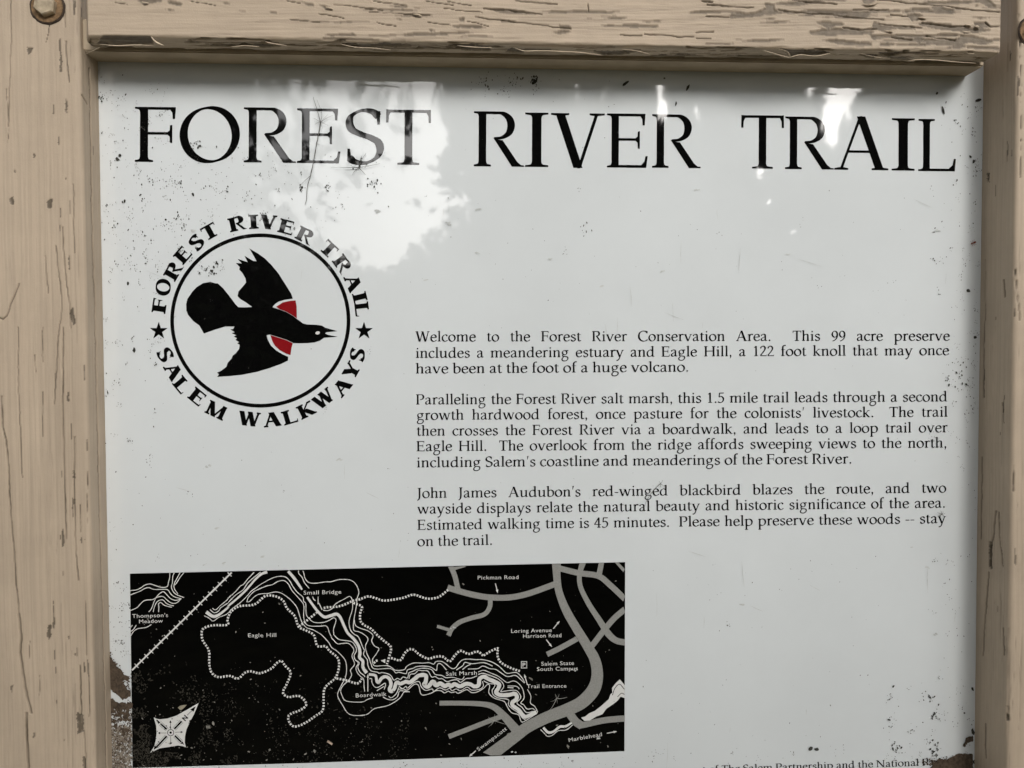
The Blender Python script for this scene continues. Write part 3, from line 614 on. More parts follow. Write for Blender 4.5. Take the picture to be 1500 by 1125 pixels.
def glyph(ch, **kw):
    g = Pen(**kw); W, t, sw, lt = g.W, g.t, g.sw, g.lt; C = 692
    H = W/2
    if ch == 'F' or ch == 'E':
        xc = 105+H*0.4
        g.stem(xc, 0, C, bot='b' if ch == 'F' else 'l', top='l')
        xr = 495 if ch == 'F' else 520
        g.bar(xc+H-2, xr, C-t, C)
        g.p((xr-6, C), (xr+16, C), (xr+6, C-148), (xr-22, C-148), (xr-28, C-70), (xr-52, C-t))
        xm = 440 if ch == 'F' else 432
        g.bar(xc+H-2, xm, 345, 345+t*0.95)
        g.p((xm, 245), (xm+28, 240), (xm+28, 470), (xm, 462), (xm-4, 400), (xm-30, 345+t), (xm-30, 345), (xm-4, 320))
        if ch == 'E':
            g.bar(xc+H-2, 535, 0, t)
            g.p((500, 0), (548, 0), (568, 150), (538, 150), (522, 80), (480, t))
    elif ch == 'T':
        g.stem(306, 0, C, bot='b', sl=88, sr=88)
        g.bar(40, 574, C-t, C)
        g.p((28, C+4), (60, C), (80, C-t), (58, C-80), (54, C-162), (26, C-162))
        g.p((585, C+4), (553, C), (533, C-t), (555, C-80), (559, C-162), (587, C-162))
    elif ch == 'I': g.stem(168, 0, C, bot='b', top='b', sl=72, sr=72)
    elif ch == 'L':
        g.stem(150, 0, C, bot='l', top='b', sl=72, sr=72)
        g.bar(148, 560, 0, t)
        g.p((510, 0), (572, 0), (588, 165), (558, 165), (540, 85), (480, t))
    elif ch == 'O':
        g.pen([(393+355*0.955*math.cos(a), 346+352*0.96*math.sin(a)) for a in np.linspace(0, 2*math.pi, 16, endpoint=False)], a=W*1.12, b=t*0.85, closed=True, ang=14)
    elif ch == 'C':
        g.pen([(655, 575), (560, 660), (440, 686), (300, 675), (150, 580), (80, 400), (95, 230), (190, 85), (330, 15), (450, 5), (570, 35), (665, 110)], a=W*1.08, b=t, ang=14)
        g.p((640, 700), (668, 692), (662, 520), (634, 520), (615, 600))
    elif ch in 'RPB':
        xc = 122+H*0.3
        g.stem(xc, 0, C, bot='b', top='l')
        if ch == 'R':
            g.pen([(xc, C-t/2), (300, C-t/2-1), (400, C-26), (480, C-85), (508, C-175), (478, C-268), (395, C-325), (290, C-340)], a=W, b=t, ang=4)
            g.p((276, 362), (330, 340), (400, 330), (590, 60), (640, 20), (676, 18), (676, 0), (520, 0))
        elif ch == 'P':
            g.pen([(xc, C-t/2), (300, C-t/2-1), (420, C-30), (500, C-95), (525, C-195), (490, C-290), (400, C-350), (300, C-355)], a=W, b=t, ang=4)
        else:
            g.pen([(xc, C-t/2), (330, C-t/2-1), (440, C-60), (465, C-160), (430, C-270), (330, C-318), (xc, C-320)], a=W, b=t, ang=4)
            g.pen([(330, C-318), (450, C-340), (530, C-420), (535, C-530), (480, C-630), (370, C-676), (xc, C-676)], a=W, b=t, ang=4)
    elif ch == 'S':
        g.pen([(430, 600), (370, 655), (285, 678), (190, 662), (105, 600), (85, 510), (120, 430), (220, 375), (330, 335), (425, 275), (450, 180), (410, 85), (320, 25), (230, 10), (140, 30), (85, 75)], a=W, b=t, ang=22)
        g.p((425, 672), (452, 668), (446, 500), (416, 500), (408, 590))
        g.p((62, 190), (92, 190), (104, 105), (130, 50), (150, 20), (60, 34))
    elif ch == 'A':
        g.diag(365, C+8, 95, 0, t*1.15); g.diag(375, C+12, 640, 0, W*1.2)
        g.p((352, C+14), (392, C+18), (440, C-110), (330, C-90))
        g.bar(190, 530, 225, 225+t*0.95)
        g.slab(98, 0, 95, 100, 1); g.slab(645, 0, 118, 115, 1)
    elif ch == 'V':
        g.diag(120, C, 350, -8, W*1.18); g.diag(590, C, 366, -8, t*1.25)
        g.p((300, 60), (395, 60), (378, -14), (340, -14))
        g.slab(118, C, 112, 118, -1); g.slab(592, C, 96, 96, -1)
    elif ch == 'W':
        g.diag(110, C, 300, -6, W*1.1); g.diag(505, C, 318, -6, t*1.25)
        g.diag(490, C, 690, -6, W*1.1); g.diag(890, C, 708, -6, t*1.25)
        g.slab(108, C, 100, 105, -1); g.slab(500, C, 100, 60, -1); g.slab(892, C, 95, 95, -1)
    elif ch == 'H':
        g.stem(155, 0, C, bot='b', top='b'); g.stem(677, 0, C, bot='b', top='b'); g.bar(155, 677, 335, 335+t)
    elif ch == 'N':
        g.stem(135, 0, C, w=t*1.3, bot='b', top='', sl=75, sr=75); g.stem(690, 0, C, w=t*1.3, top='b', sl=75, sr=75)
        g.diag(125, C, 685, -6, W*1.25); g.slab(95, C, 80, 40, -1)
    elif ch == 'M':
        g.stem(135, 0, C, w=t*1.35, bot='b', sl=72, sr=72); g.stem(800, 0, C, bot='b', sl=66, sr=66)
        g.diag(150, C, 450, 0, W*1.15); g.diag(785, C, 462, 0, t*1.2); g.slab(110, C, 90, 40, -1); g.slab(810, C, 30, 105, -1)
    elif ch == 'J':
        g.pen([(165, C-10), (168, 400), (166, 120), (140, -40), (70, -130), (5, -150)], a=W, b=t); g.stem(168, 560, C, top='b')
    elif ch == 'K':
        g.stem(140, 0, C, bot='b', top='b'); g.diag(560, C, 210, 345, t*1.25); g.diag(260, 400, 600, 0, W*1.25)
        g.slab(575, C, 95, 95, -1); g.slab(610, 0, 95, 105, 1)
    elif ch == 'Y':
        g.stem(338, 0, 320, bot='b', sl=72, sr=72); g.diag(100, C, 330, 290, W*1.15); g.diag(560, C, 352, 290, t*1.3)
        g.slab(100, C, 100, 110, -1); g.slab(568, C, 92, 92, -1)
    # ---------------- lowercase
    elif ch == 'i': g.stem(150, 0, 469, bot='b', top='f', lc=True, sl=58, sr=58); g.dot(146, 630, 54)
    elif ch == 'l': g.stem(150, 0, 726, bot='b', top='f', lc=True, sl=58, sr=58)
    elif ch in 'nhm':
        x1 = 140; g.stem(x1, 0, 469 if ch != 'h' else 726, bot='b', top='f', lc=True, sl=50, sr=48)
        xs = [x1+298] if ch != 'm' else [x1+295, x1+597]
        for k, x in enumerate(xs):
            xa = x1 if k == 0 else xs[0]
            g.pen([(xa+20, 345), (xa+75, 410), (xa+150, 447), (x-62, 446), (x-16, 410), (x, 330), (x, 250)], a=sw, b=lt)
            g.stem(x, 0, 290, bot='b', lc=True, sl=50, sr=48)
    elif ch == 'r':
        g.stem(140, 0, 469, bot='b', top='f', lc=True, sl=55, sr=62)
        g.pen([(160, 350), (215, 425), (275, 455), (330, 445), (365, 425)], a=sw, b=lt*1.5); g.dot(350, 425, 34)
    elif ch == 'u':
        g.stem(128, 130, 469, top='f', lc=True); g.pen([(128, 200), (130, 110), (165, 40), (230, 22), (310, 40), (385, 85), (430, 140)], a=sw, b=lt)
        g.stem(450, 0, 469, top='f', bot='r', lc=True, sr=64)
    elif ch == 'o':
        g.pen([(273+205*math.cos(a), 233+222*math.sin(a)) for a in np.linspace(0, 2*math.pi, 12, endpoint=False)], a=sw*1.06, b=lt, closed=True)
    elif ch == 'c':
        g.pen([(395, 375), (340, 435), (270, 454), (170, 425), (85, 320), (72, 210), (110, 95), (200, 25), (280, 15), (350, 35), (415, 90)], a=sw*1.05, b=lt); g.dot(380, 388, 34)
    elif ch == 'e':
        g.pen([(95, 262), (250, 266), (400, 275), (402, 340), (355, 425), (260, 455), (160, 425), (82, 320), (72, 205), (110, 90), (200, 22), (290, 15), (370, 45), (435, 105)], a=sw*1.02, b=lt)
    elif ch == 'a':
        g.pen([(75, 350), (110, 420), (190, 455), (280, 445), (335, 390), (345, 310), (345, 120), (365, 50), (410, 30), (470, 55)], a=sw, b=lt); g.dot(92, 370, 36)
        g.pen([(345, 285), (240, 255), (130, 200), (82, 120), (105, 45), (170, 18), (250, 40), (345, 115)], a=sw*0.95, b=lt)
    elif ch == 'd':
        g.stem(445, 0, 726, top='f', bot='r', lc=True, sr=68)
        g.pen([(440, 390), (350, 445), (250, 450), (145, 385), (85, 270), (85, 150), (140, 50), (230, 18), (330, 45), (440, 125)], a=sw*1.04, b=lt)
    elif ch == 'b':
        g.stem(122, 20, 726, top='f', lc=True)
        g.pen([(130, 355), (215, 430), (310, 450), (410, 410), (472, 310), (475, 200), (425, 85), (320, 20), (220, 12), (120, 45)], a=sw*1.04, b=lt)
    elif ch == 'p':
        g.stem(135, -276, 469, top='f', bot='b', lc=True, sl=52, sr=60)
        g.pen([(145, 355), (230, 430), (330, 450), (440, 410), (510, 310), (515, 210), (465, 90), (365, 25), (260, 15), (140, 60)], a=sw*1.04, b=lt)
    elif ch == 'g':
        g.pen([(245+150*math.cos(a), 305+142*math.sin(a)) for a in np.linspace(0, 2*math.pi, 10, endpoint=False)], a=sw*0.9, b=lt, closed=True)
        g.pen([(330, 420), (400, 440), (500, 440)], a=sw*0.6, b=lt*1.6)
        g.pen([(165, 180), (115, 130), (120, 75), (200, 45), (330, 35), (430, 10), (465, -70), (430, -170), (330, -240), (210, -255), (110, -225), (65, -150), (95, -70), (175, 10)], a=sw*0.78, b=lt*1.3)
    elif ch == 'f':
        g.stem(145, 0, 600, bot='b', lc=True, sl=55, sr=70); g.bar(30, 300, 432, 465)
        g.pen([(145, 540), (155, 640), (205, 705), (275, 725), (335, 705)], a=sw, b=lt*1.4)
    elif ch == 't':
        g.pen([(142, 560), (140, 440), (140, 120), (160, 45), (215, 18), (315, 65)], a=sw, b=lt*1.2); g.bar(25, 300, 432, 465); g.p((30, 440), (182, 600), (182, 465))
    elif ch == 's':
        g.pen([(345, 380), (290, 435), (215, 452), (130, 425), (95, 360), (130, 295), (230, 245), (325, 190), (345, 110), (290, 35), (210, 14), (130, 30), (70, 80)], a=sw*0.96, b=lt*1.1, ang=25)
        g.p((335, 450), (362, 450), (355, 335), (330, 335)); g.p((50, 135), (78, 135), (95, 60), (52, 20))
    elif ch == 'k':
        g.stem(130, 0, 726, bot='b', top='f', lc=True, sl=52, sr=52); g.diag(430, 469, 180, 235, lt*1.4); g.diag(210, 290, 465, 0, sw*1.2); g.slab(435, 469, 80, 75, -1); g.slab(470, 0, 60, 80, 1)
    elif ch in 'vy':
        g.diag(90, 469, 275, 0, sw*1.12); g.diag(470, 469, 288, 0, lt*1.5); g.slab(92, 469, 85, 95, -1); g.slab(470, 469, 78, 78, -1)
        if ch == 'y': g.pen([(292, 30), (250, -90), (190, -190), (110, -235), (50, -225)], a=sw*0.7, b=lt*1.4)
    elif ch == 'w':
        g.diag(95, 469, 255, 0, sw*1.08); g.diag(425, 469, 268, 0, lt*1.4); g.diag(415, 469, 580, 0, sw*1.08); g.diag(740, 469, 592, 0, lt*1.4)
        g.slab(95, 469, 85, 90, -1); g.slab(410, 469, 80, 40, -1); g.slab(740, 469, 76, 76, -1)
    elif ch == 'z':
        g.bar(50, 440, 432, 466); g.bar(40, 450, 0, 34); g.diag(400, 440, 95, 20, sw*1.2); g.p((45, 466), (70, 466), (70, 345), (45, 345)); g.p((425, 0), (455, 0), (462, 130), (436, 130))
    # ---------------- figures and points
    elif ch == '1': g.stem(262, 0, 690, bot='b', lc=True, sl=85, sr=85); g.p((225, 690), (300, 690), (230, 620), (110, 585), (110, 560), (225, 580))
    elif ch == '2':
        g.pen([(65, 520), (110, 620), (200, 672), (310, 650), (370, 560), (350, 440), (255, 290), (120, 130), (50, 45)], a=sw, b=lt*1.3); g.bar(45, 450, 0, 55); g.p((430, 0), (458, 0), (470, 110), (445, 110))
    elif ch == '4': g.stem(330, 0, 690, lc=True, bot='b', sl=62, sr=62); g.diag(330, 690, 45, 225, lt*1.8); g.bar(20, 470, 195, 240)
    elif ch == '5':
        g.bar(130, 440, 630, 690); g.diag(145, 690, 115, 370, lt*1.6)
        g.pen([(118, 375), (210, 425), (310, 410), (400, 320), (405, 190), (340, 70), (220, 15), (110, 30), (55, 80)], a=sw, b=lt*1.2)
    elif ch == '9':
        g.pen([(250+170*math.cos(a), 455+205*math.sin(a)) for a in np.linspace(0, 2*math.pi, 10, endpoint=False)], a=sw, b=lt, closed=True)
        g.pen([(425, 460), (415, 300), (345, 140), (220, 30), (100, -10)], a=sw, b=lt*1.2)
    elif ch == '.': g.dot(125, 45, 60)
    elif ch == ',': g.dot(125, 45, 58); g.p((95, 5), (180, 40), (165, -60), (95, -140), (75, -130), (120, -60))
    elif ch == "'": g.p((100, 700), (175, 720), (180, 690), (115, 470), (92, 472))
    elif ch == '-': g.bar(40, 290, 215, 268)
    return g

# ------------------------------------------------------------------ flat print, laid on the panel in thin layers
LAYER = {'n': 0}
class Ink:
    """flat printed shapes given in photo pixels, mapped onto the panel; every shape sits a few microns above the last"""
    def __init__(self, base): self.base = base; self.V, self.D, self.Fc = [], [], []; self.k = 0
    def _add(self, P, faces, lift=None):
        o = len(self.V); self.k = (self.k+1) % 30
        self.V += [tuple(p) for p in P]; self.D += [self.base+self.k*2.8e-6]*len(P)
        self.Fc += [tuple(o+i for i in f) for f in faces]
    def poly(self, P):
        tri = tessellate_polygon([[Vector((x, y, 0)) for x, y in P]])
        out = []
        for a, b, c in tri:
            ar = (P[b][0]-P[a][0])*(P[c][1]-P[a][1])-(P[b][1]-P[a][1])*(P[c][0]-P[a][0])
            out.append((a, c, b) if ar > 0 else (a, b, c))
        self._add(P, out)
    def strip(self, L, R):
        n = len(L); P = list(map(tuple, L))+list(map(tuple, R))
        fs = []
        for i in range(n-1):
            q = (i, i+1, n+i+1, n+i)
            (x0, y0), (x1, y1), (x2, y2) = P[q[0]], P[q[1]], P[q[2]]
            fs.append(q if (x1-x0)*(y2-y0)-(y1-y0)*(x2-x0) < 0 else q[::-1])
        self._add(P, fs)
    clamp = None
    def line(self, pts, w, smooth=True, n=5, wob=0.0, closed=False):
        P = catmull(pts, n, closed) if smooth and len(pts) > 2 else np.asarray(pts, float)
        ww = np.interp(np.linspace(0, 1, len(P)), np.linspace(0, 1, len(w)), w) if hasattr(w, '__len__') else np.full(len(P), float(w))
        if wob: ww = ww*(1+wob*(np.array([random.random() for _ in P])-0.5)*2)
        d = np.gradient(P, axis=0); d /= np.maximum(np.linalg.norm(d, axis=1, keepdims=True), 1e-9)
        nn = np.stack([-d[:, 1], d[:, 0]], 1)*(ww/2)[:, None]
        L, R = P+nn, P-nn
        if self.clamp: L, R = np.array(self.clamp(L)), np.array(self.clamp(R))
        self.strip(L, R)
    def dashes(self, pts, w, dash, gap):
        P = catmull(pts, 8); s = np.r_[0, np.cumsum(np.linalg.norm(np.diff(P, axis=0), axis=1))]
        a = 0
        while a < s[-1]-dash*0.5:
            q = np.linspace(a, min(a+dash, s[-1]), 3); self.line(np.stack([np.interp(q, s, P[:, 0]), np.interp(q, s, P[:, 1])], 1), w, smooth=False)
            a += dash+gap
    def glyph(self, g, org, ux, uy):
        """org: pixel of the glyph origin; ux, uy: pixel vectors of one font unit along and up"""
        f = lambda P: [(org[0]+x*ux[0]+y*uy[0], org[1]+x*ux[1]+y*uy[1]) for x, y in P]
        for P in g.polys: self.poly(f(P))
        for L, R in g.strips: self.strip(f(L), f(R))
    def build(self, name, mat, parent, **k):
        V = plane(self.V)
        V[:, 1] = -np.array(self.D)
        return mesh_obj(name, V, self.Fc, mat, parent=parent, **k)

_gc = {}
def G(ch, **kw):
    key = (ch, tuple(sorted(kw.items())))
    if key not in _gc: _gc[key] = glyph(ch, **kw)
    return _gc[key]

def set_line(ink, s, P0, P1, emx, emy, justify=True, **kw):
    """sets a line of type from pixel P0 to P1 on its baseline, opening the word spaces to fill the measure"""
    P0, P1 = np.array(P0, float), np.array(P1, float); d = P1-P0; Ln = np.linalg.norm(d); d /= Ln
    up = np.array([d[1], -d[0]])
    nat = sum(ADV[c] for c in s)*emx/1000
    ns = s.count(' '); sx = emx
    extra = 0
    if justify and ns: extra = (Ln-nat)/ns
    elif not justify: sx = emx*Ln/nat
    x = 0
    for c in s:
        if c != ' ': ink.glyph(G(c, **kw), P0+d*x, d*sx/1000, up*emy/1000)
        x += ADV[c]*sx/1000+(extra if c == ' ' else 0)

def sans(ink, s, P0, P1, cap, bold=0.0, track=1.08):
    """plain bold sans lettering between two pixels on its baseline"""
    cu = bpy.data.curves.new('lettering', 'FONT'); cu.body = s; cu.size = 1; cu.offset = bold; cu.space_character = track; cu.resolution_u = 3
    cu.dimensions = '2D'; cu.fill_mode = 'BOTH'
    o = bpy.data.objects.new('lettering', cu); COL.objects.link(o)
    me = bpy.data.meshes.new_from_object(o.evaluated_get(bpy.context.evaluated_depsgraph_get()))
    V = np.array([v.co[:2] for v in me.vertices]); fs = [tuple(p.vertices) for p in me.polygons]
    bpy.data.objects.remove(o); bpy.data.curves.remove(cu); bpy.data.meshes.remove(me)
    P0, P1 = np.array(P0, float), np.array(P1, float); d = P1-P0; Ln = np.linalg.norm(d); d /= Ln; up = np.array([d[1], -d[0]])
    x0, x1 = V[:, 0].min(), V[:, 0].max()
    sx = Ln/(x1-x0); sy = cap/0.727
    P = P0+((V[:, :1]-x0)*sx)*d+(V[:, 1:]*sy)*up
    ink._add([tuple(p) for p in P], fs)
# ------------------------------------------------------------------ the printed panel
PANEL_TOP = pt(700, 74)[2]; PANEL_BOT = pt(700, 1330)[2]
XL, XR = -0.398, 0.548
panel = mesh_obj('information_panel', [(XL, 0, PANEL_BOT), (XR, 0, PANEL_BOT), (XR, 0, PANEL_TOP), (XL, 0, PANEL_TOP),
                                       (XL, 0.006, PANEL_BOT), (XR, 0.006, PANEL_BOT), (XR, 0.006, PANEL_TOP), (XL, 0.006, PANEL_TOP)],
                 [(0, 1, 2, 3), (5, 4, 7, 6), (4, 0, 3, 7), (1, 5, 6, 2), (3, 2, 6, 7), (4, 5, 1, 0)], M_WHITE,
                 label='glossy white information panel with black lettering, bird emblem and map, in the tan frame', cat='sign')

# ---- the title, letter by letter: (letter, left px, right px, baseline y, cap top y)
title = None
BOX = {'F': (30, 511), 'O': (32, 754), 'R': (46, 676), 'E': (36, 568), 'S': (60, 500), 'T': (26, 587), 'I': (48, 288), 'V': (6, 688), 'A': (3, 760), 'L': (30, 588)}
def box_of(ch, **kw):
    g = G(ch, **kw); xs = [x for P in g.polys for x, y in P]+[x for L, R in g.strips for x, y in list(L)+list(R)]
    return min(xs), max(xs)
for i_, (ch, l, r, yb, yt) in enumerate([('F', 197.5, 257.5, 237.3, 156.8), ('O', 263, 351.3, 237.6, 157), ('R', 357, 433.5, 238.2, 157.6), ('E', 435, 498.7, 239, 159), ('S', 506, 562.5, 240, 160),
                         ('T', 565.5, 631, 241.3, 161), ('R', 694, 767.5, 244, 163.3), ('I', 769, 803, 244.5, 165), ('V', 807, 885.5, 245, 166), ('E', 889, 948.7, 245.6, 166.5),
                         ('R', 955, 1026, 246, 167.7), ('T', 1085.5, 1148, 247, 169), ('R', 1150, 1221, 248, 171), ('A', 1222, 1301, 249, 172), ('I', 1306, 1339.5, 249.8, 173.3), ('L', 1345, 1400, 250.8, 174.5)]):
    if i_ in (0, 6, 11): title = Ink(2.0e-4)
    kw = dict(n=12, W=98, t=34)
    a, b = box_of(ch, **kw); sx = (r-l)/(b-a); sy = (yb-yt)/692
    sl_ = 0.0111
    title.glyph(G(ch, **kw), (l-a*sx, yb-(r-l)/2*sl_), (sx, sx*sl_), (sl_*0.4*sy, -sy))
    if i_ in (5, 10, 15): title.build('title_word', M_BLACK, panel)

# ---- the three paragraphs
LINES = [[("Welcome to the Forest River Conservation Area.  This 99 acre preserve", 608.3, 500.3, 1391.5, 499),
          ("includes a meandering estuary and Eagle Hill, a 122 foot knoll that may once", 608.5, 524.3, 1390.5, 520.2),
          ("have been at the foot of a huge volcano.", 608.5, 547.2, 1009.5, 544.4)],
         [("Paralleling the Forest River salt marsh, this 1.5 mile trail leads through a second", 609, 592.6, 1388.3, 588),
          ("growth hardwood forest, once pasture for the colonists' livestock.  The trail", 610, 615.2, 1388.5, 610.4),
          ("then crosses the Forest River via a boardwalk, and leads to a loop trail over", 610, 638.3, 1388.2, 633.2),
          ("Eagle Hill.  The overlook from the ridge affords sweeping views to the north,", 610, 661, 1387.3, 655.6),
          ("including Salem's coastline and meanderings of the Forest River.", 610, 684.7, 1248.3, 679)],
         [("John James Audubon's red-winged blackbird blazes the route, and two", 611, 729.6, 1386.4, 721.5),
          ("wayside displays relate the natural beauty and historic significance of the area.", 611, 752.6, 1385.2, 743.6),
          ("Estimated walking time is 45 minutes.  Please help preserve these woods -- stay", 611.3, 776.3, 1385.7, 766.3),
          ("on the trail.", 611, 800.2, 722, 798)]]
EM = 21.6
for para in LINES:
    ink = Ink(2.0e-4)
    for i, (s, x0, y0, x1, y1) in enumerate(para):
        last = i == len(para)-1
        set_line(ink, s, (x0, y0), (x1, y1), EM, 21.6, justify=not last, n=4, W=116, t=50, sw=106, lt=43, ser=38)
    ink.build('text_paragraph', M_BLACK, panel)
ink = Ink(2.0e-4)
set_line(ink, "t of The Salem Partnership and the National Park Service", (1029, 1132.0), (1440, 1118.6), 15.2, 14.6, justify=False, n=4, W=116, t=50, sw=106, lt=43, ser=38)
ink.build('credit_line', M_BLACK, panel)

# ---- the round bird emblem
E = lambda pts: T(190, 290, 3.213, pts)
CX, CY, RX, RY = 381.4, 469.5, 129.2, 124.8
ring = Ink(2.0e-4)
a = np.linspace(0, 2*math.pi, 121)
ring.strip(np.stack([CX+(RX+2.7)*np.cos(a), CY+(RY+2.7)*np.sin(a)], 1), np.stack([CX+(RX-2.7)*np.cos(a), CY+(RY-2.7)*np.sin(a)], 1))
emblem = ring.build('emblem', M_BLACK, panel)
BOLD = dict(W=205, t=80, ser=78, n=8)
def on_ring(letters, inward, name):
    ink = Ink(2.0e-4)
    for ch, x, y, wd in letters:
        px, py = E([(x, y)])[0]
        th = math.atan2((py-CY)/0.97, px-CX)
        up = np.array([math.cos(th), math.sin(th)])*(1 if not inward else -1)
        al = np.array([-up[1], up[0]])
        b0, b1 = box_of(ch, **BOLD); sy = 20.6/692; sx = wd/3.213/(b1-b0)
        org = np.array([px, py])-al*sx*(b0+b1)/2-up*sy*346
        ink.glyph(G(ch, **BOLD), org, al*sx, up*sy)
    ink.build(name, M_BLACK, emblem)
on_ring([('F', 140, 508, 68), ('O', 158, 420, 78), ('R', 206, 343, 84), ('E', 250, 269, 70), ('S', 315, 209, 62), ('T', 377, 158, 72), ('R', 506, 121, 82), ('I', 583, 112, 46),
         ('V', 654, 113, 78), ('E', 737, 136, 72), ('R', 826, 177, 82), ('T', 938, 241, 72), ('R', 1001, 312, 82), ('A', 1051, 399, 82), ('I', 1083, 466, 44), ('L', 1093, 523, 66)], False, 'curved_lettering')
on_ring([('S', 168, 738, 62), ('A', 205, 815, 82), ('L', 245, 879, 68), ('E', 318, 935, 72), ('M', 408, 999, 96), ('W', 564, 1039, 102), ('A', 670, 1043, 84), ('L', 753, 1030, 70),
         ('K', 832, 997, 82), ('W', 912, 944, 100), ('A', 1000, 890, 84), ('Y', 1044, 812, 78), ('S', 1072, 737, 62)], True, 'curved_lettering')
for sx, sy in ((137, 626), (1103, 626)):
    ink = Ink(2.0e-4); P = []
    for k in range(10):
        r = 44 if k % 2 == 0 else 17
        P.append((sx+r*math.sin(k*math.pi/5), sy-r*math.cos(k*math.pi/5)))
    ink.poly(E(P)); ink.build('star', M_BLACK, emblem)
bird = Ink(2.0e-4)
bird.poly(E([(978, 627), (920, 610), (905, 601), (880, 597), (835, 595), (815, 590), (800, 578), (786, 569), (770, 556), (735, 536), (705, 525), (672, 514), (683, 500), (700, 488), (730, 479), (768, 474),
             (760, 450), (735, 410), (700, 355), (670, 318), (636, 284), (605, 262), (563, 237), (578, 262), (598, 298), (583, 297), (540, 272), (556, 302), (508, 287), (528, 308), (500, 306), (518, 325),
             (516, 338), (530, 352), (545, 378), (548, 398), (530, 420), (512, 440), (508, 462), (520, 475), (545, 490), (577, 513), (540, 515), (512, 514), (498, 500), (470, 462), (440, 425), (415, 402),
             (405, 402), (380, 395), (345, 401), (315, 420), (296, 440), (272, 475), (266, 500), (267, 530), (275, 550), (300, 580), (328, 600), (350, 638), (400, 620), (450, 605), (494, 605), (487, 617),
             (473, 618), (495, 632), (480, 636), (502, 646), (490, 652), (505, 660), (498, 668), (515, 678), (506, 685), (518, 690), (515, 710), (500, 730), (485, 742), (480, 755), (462, 775), (455, 795),
             (432, 812), (412, 822), (420, 830), (412, 842), (470, 838), (530, 832), (600, 818), (660, 800), (715, 780), (745, 765), (746, 747), (720, 736), (690, 718), (665, 695), (650, 667), (645, 645),
             (661, 643), (700, 655), (740, 668), (770, 683), (800, 684), (840, 683), (870, 680), (895, 672), (915, 658), (980, 653), (935, 645), (920, 638), (925, 632)]))
birdo = bird.build('bird', M_BLACK, emblem, label='black bird in flight with outstretched wings')
for P in ([(690, 512), (705, 502), (720, 492), (755, 484), (781, 482), (786, 510), (787, 567), (770, 554), (735, 534), (705, 523)],
          [(662, 645), (700, 657), (740, 670), (768, 684), (762, 705), (757, 740), (735, 732), (705, 715), (685, 697), (672, 675)]):
    ink = Ink(2.9e-4); ink.poly(E(P)); ink.build('wing_patch', M_RED, birdo, label='red shoulder patch of the bird')
ink = Ink(2.9e-4); ink.poly(E([(885+11*math.cos(k*0.524), 635+7.5*math.sin(k*0.524)-1.5*math.cos(k*0.524)) for k in range(12)])); ink.build('eye', M_MAPWHITE, birdo, label='white eye')

# ---- the trail map
mp = Ink(2.0e-4); mp.poly([(190.4, 840.2), (450, 834.2), (700, 828), (915.7, 823.4), (915.2, 960), (914.6, 1100.2), (700, 1108.5), (450, 1117.5), (194.3, 1124.8), (192.4, 980)])
trail_map = mp.build('trail_map', M_MAPBLK, panel)
c7 = lambda p: T(180, 810, 3.571, p); c8 = lambda p: T(550, 810, 3.571, p)
A_ = lambda p: T(185, 820, 9.375, p); B_ = lambda p: T(335, 820, 9.375, p); C_ = lambda p: T(425, 820, 9.375, p)
D_ = lambda p: T(425, 930, 9.375, p); E_ = lambda p: T(550, 930, 9.375, p); F_ = lambda p: T(670, 930, 8.0375, p)
G_ = lambda p: T(190, 1000, 9.0, p); H_ = lambda p: T(760, 980, 8.656, p)

def clip_map(pts):
    """keep a road inside the printed rectangle"""
    out = []
    for x, y in pts:
        top = 840.2+(x-190.4)*(823.4-840.2)/725.3; bot = 1124.8+(x-194.3)*(1100.2-1124.8)/720.3
        out.append((min(max(x, 191), 915.2), min(max(y, top+0.2), bot-0.3)))
    return out
road = [(c8([(946, 50), (948, 110), (955, 180), (972, 240), (1005, 315), (1055, 400), (1110, 490), (1148, 560), (1160, 640), (1140, 715), (1080, 780), (1000, 820), (900, 858), (800, 908), (740, 952), (665, 1008), (583, 1070)]),
         [13, 11, 10.5, 11, 12.5, 13, 14, 15.5, 17, 19, 19, 18, 17, 16.5, 17, 18, 19]),
        (c8([(377, 180), (440, 200), (520, 220), (600, 232), (700, 232), (800, 212), (940, 162)]), 8.6),
        (c8([(392, 66), (415, 120), (433, 195)]), 7.4), (c8([(405, 82), (470, 62)]), 5.5),
        (c8([(600, 235), (598, 280), (570, 320), (500, 340), (440, 362), (400, 395), (382, 432)]), 6.8), (c8([(322, 383), (395, 404)]), 4.6),
        (c8([(897, 530), (960, 500), (1055, 448)]), 7.8), (c8([(955, 78), (1060, 104), (1165, 120), (1230, 170), (1306, 242)]), 8.4),
        (c8([(1085, 48), (1068, 110), (1072, 175), (1112, 260), (1170, 350), (1220, 425), (1260, 458), (1306, 468)]), [9, 7, 7, 7.5, 8.5, 10, 9, 9]),
        (c8([(1182, 46), (1168, 120)]), 8), (c8([(1262, 40), (1306, 92)]), 7), (c8([(1306, 292), (1250, 340), (1200, 398), (1122, 498)]), 8.4),
        (c8([(335, 785), (450, 785), (560, 790), (620, 806), (672, 852), (740, 930)]), [7, 7, 7.5, 9, 11, 14]), (c8([(383, 960), (500, 915), (600, 876), (668, 852)]), 7),
        (H_([(640, 560), (715, 660), (800, 720)]), 12), (H_([(770, 715), (850, 700), (1000, 664), (1150, 640), (1346, 625)]), 9)]
rk = Ink(2.9e-4); rk.clamp = clip_map
for pts, w in road: rk.line(pts, w, n=8)
rk.build('road', M_ROAD, trail_map)

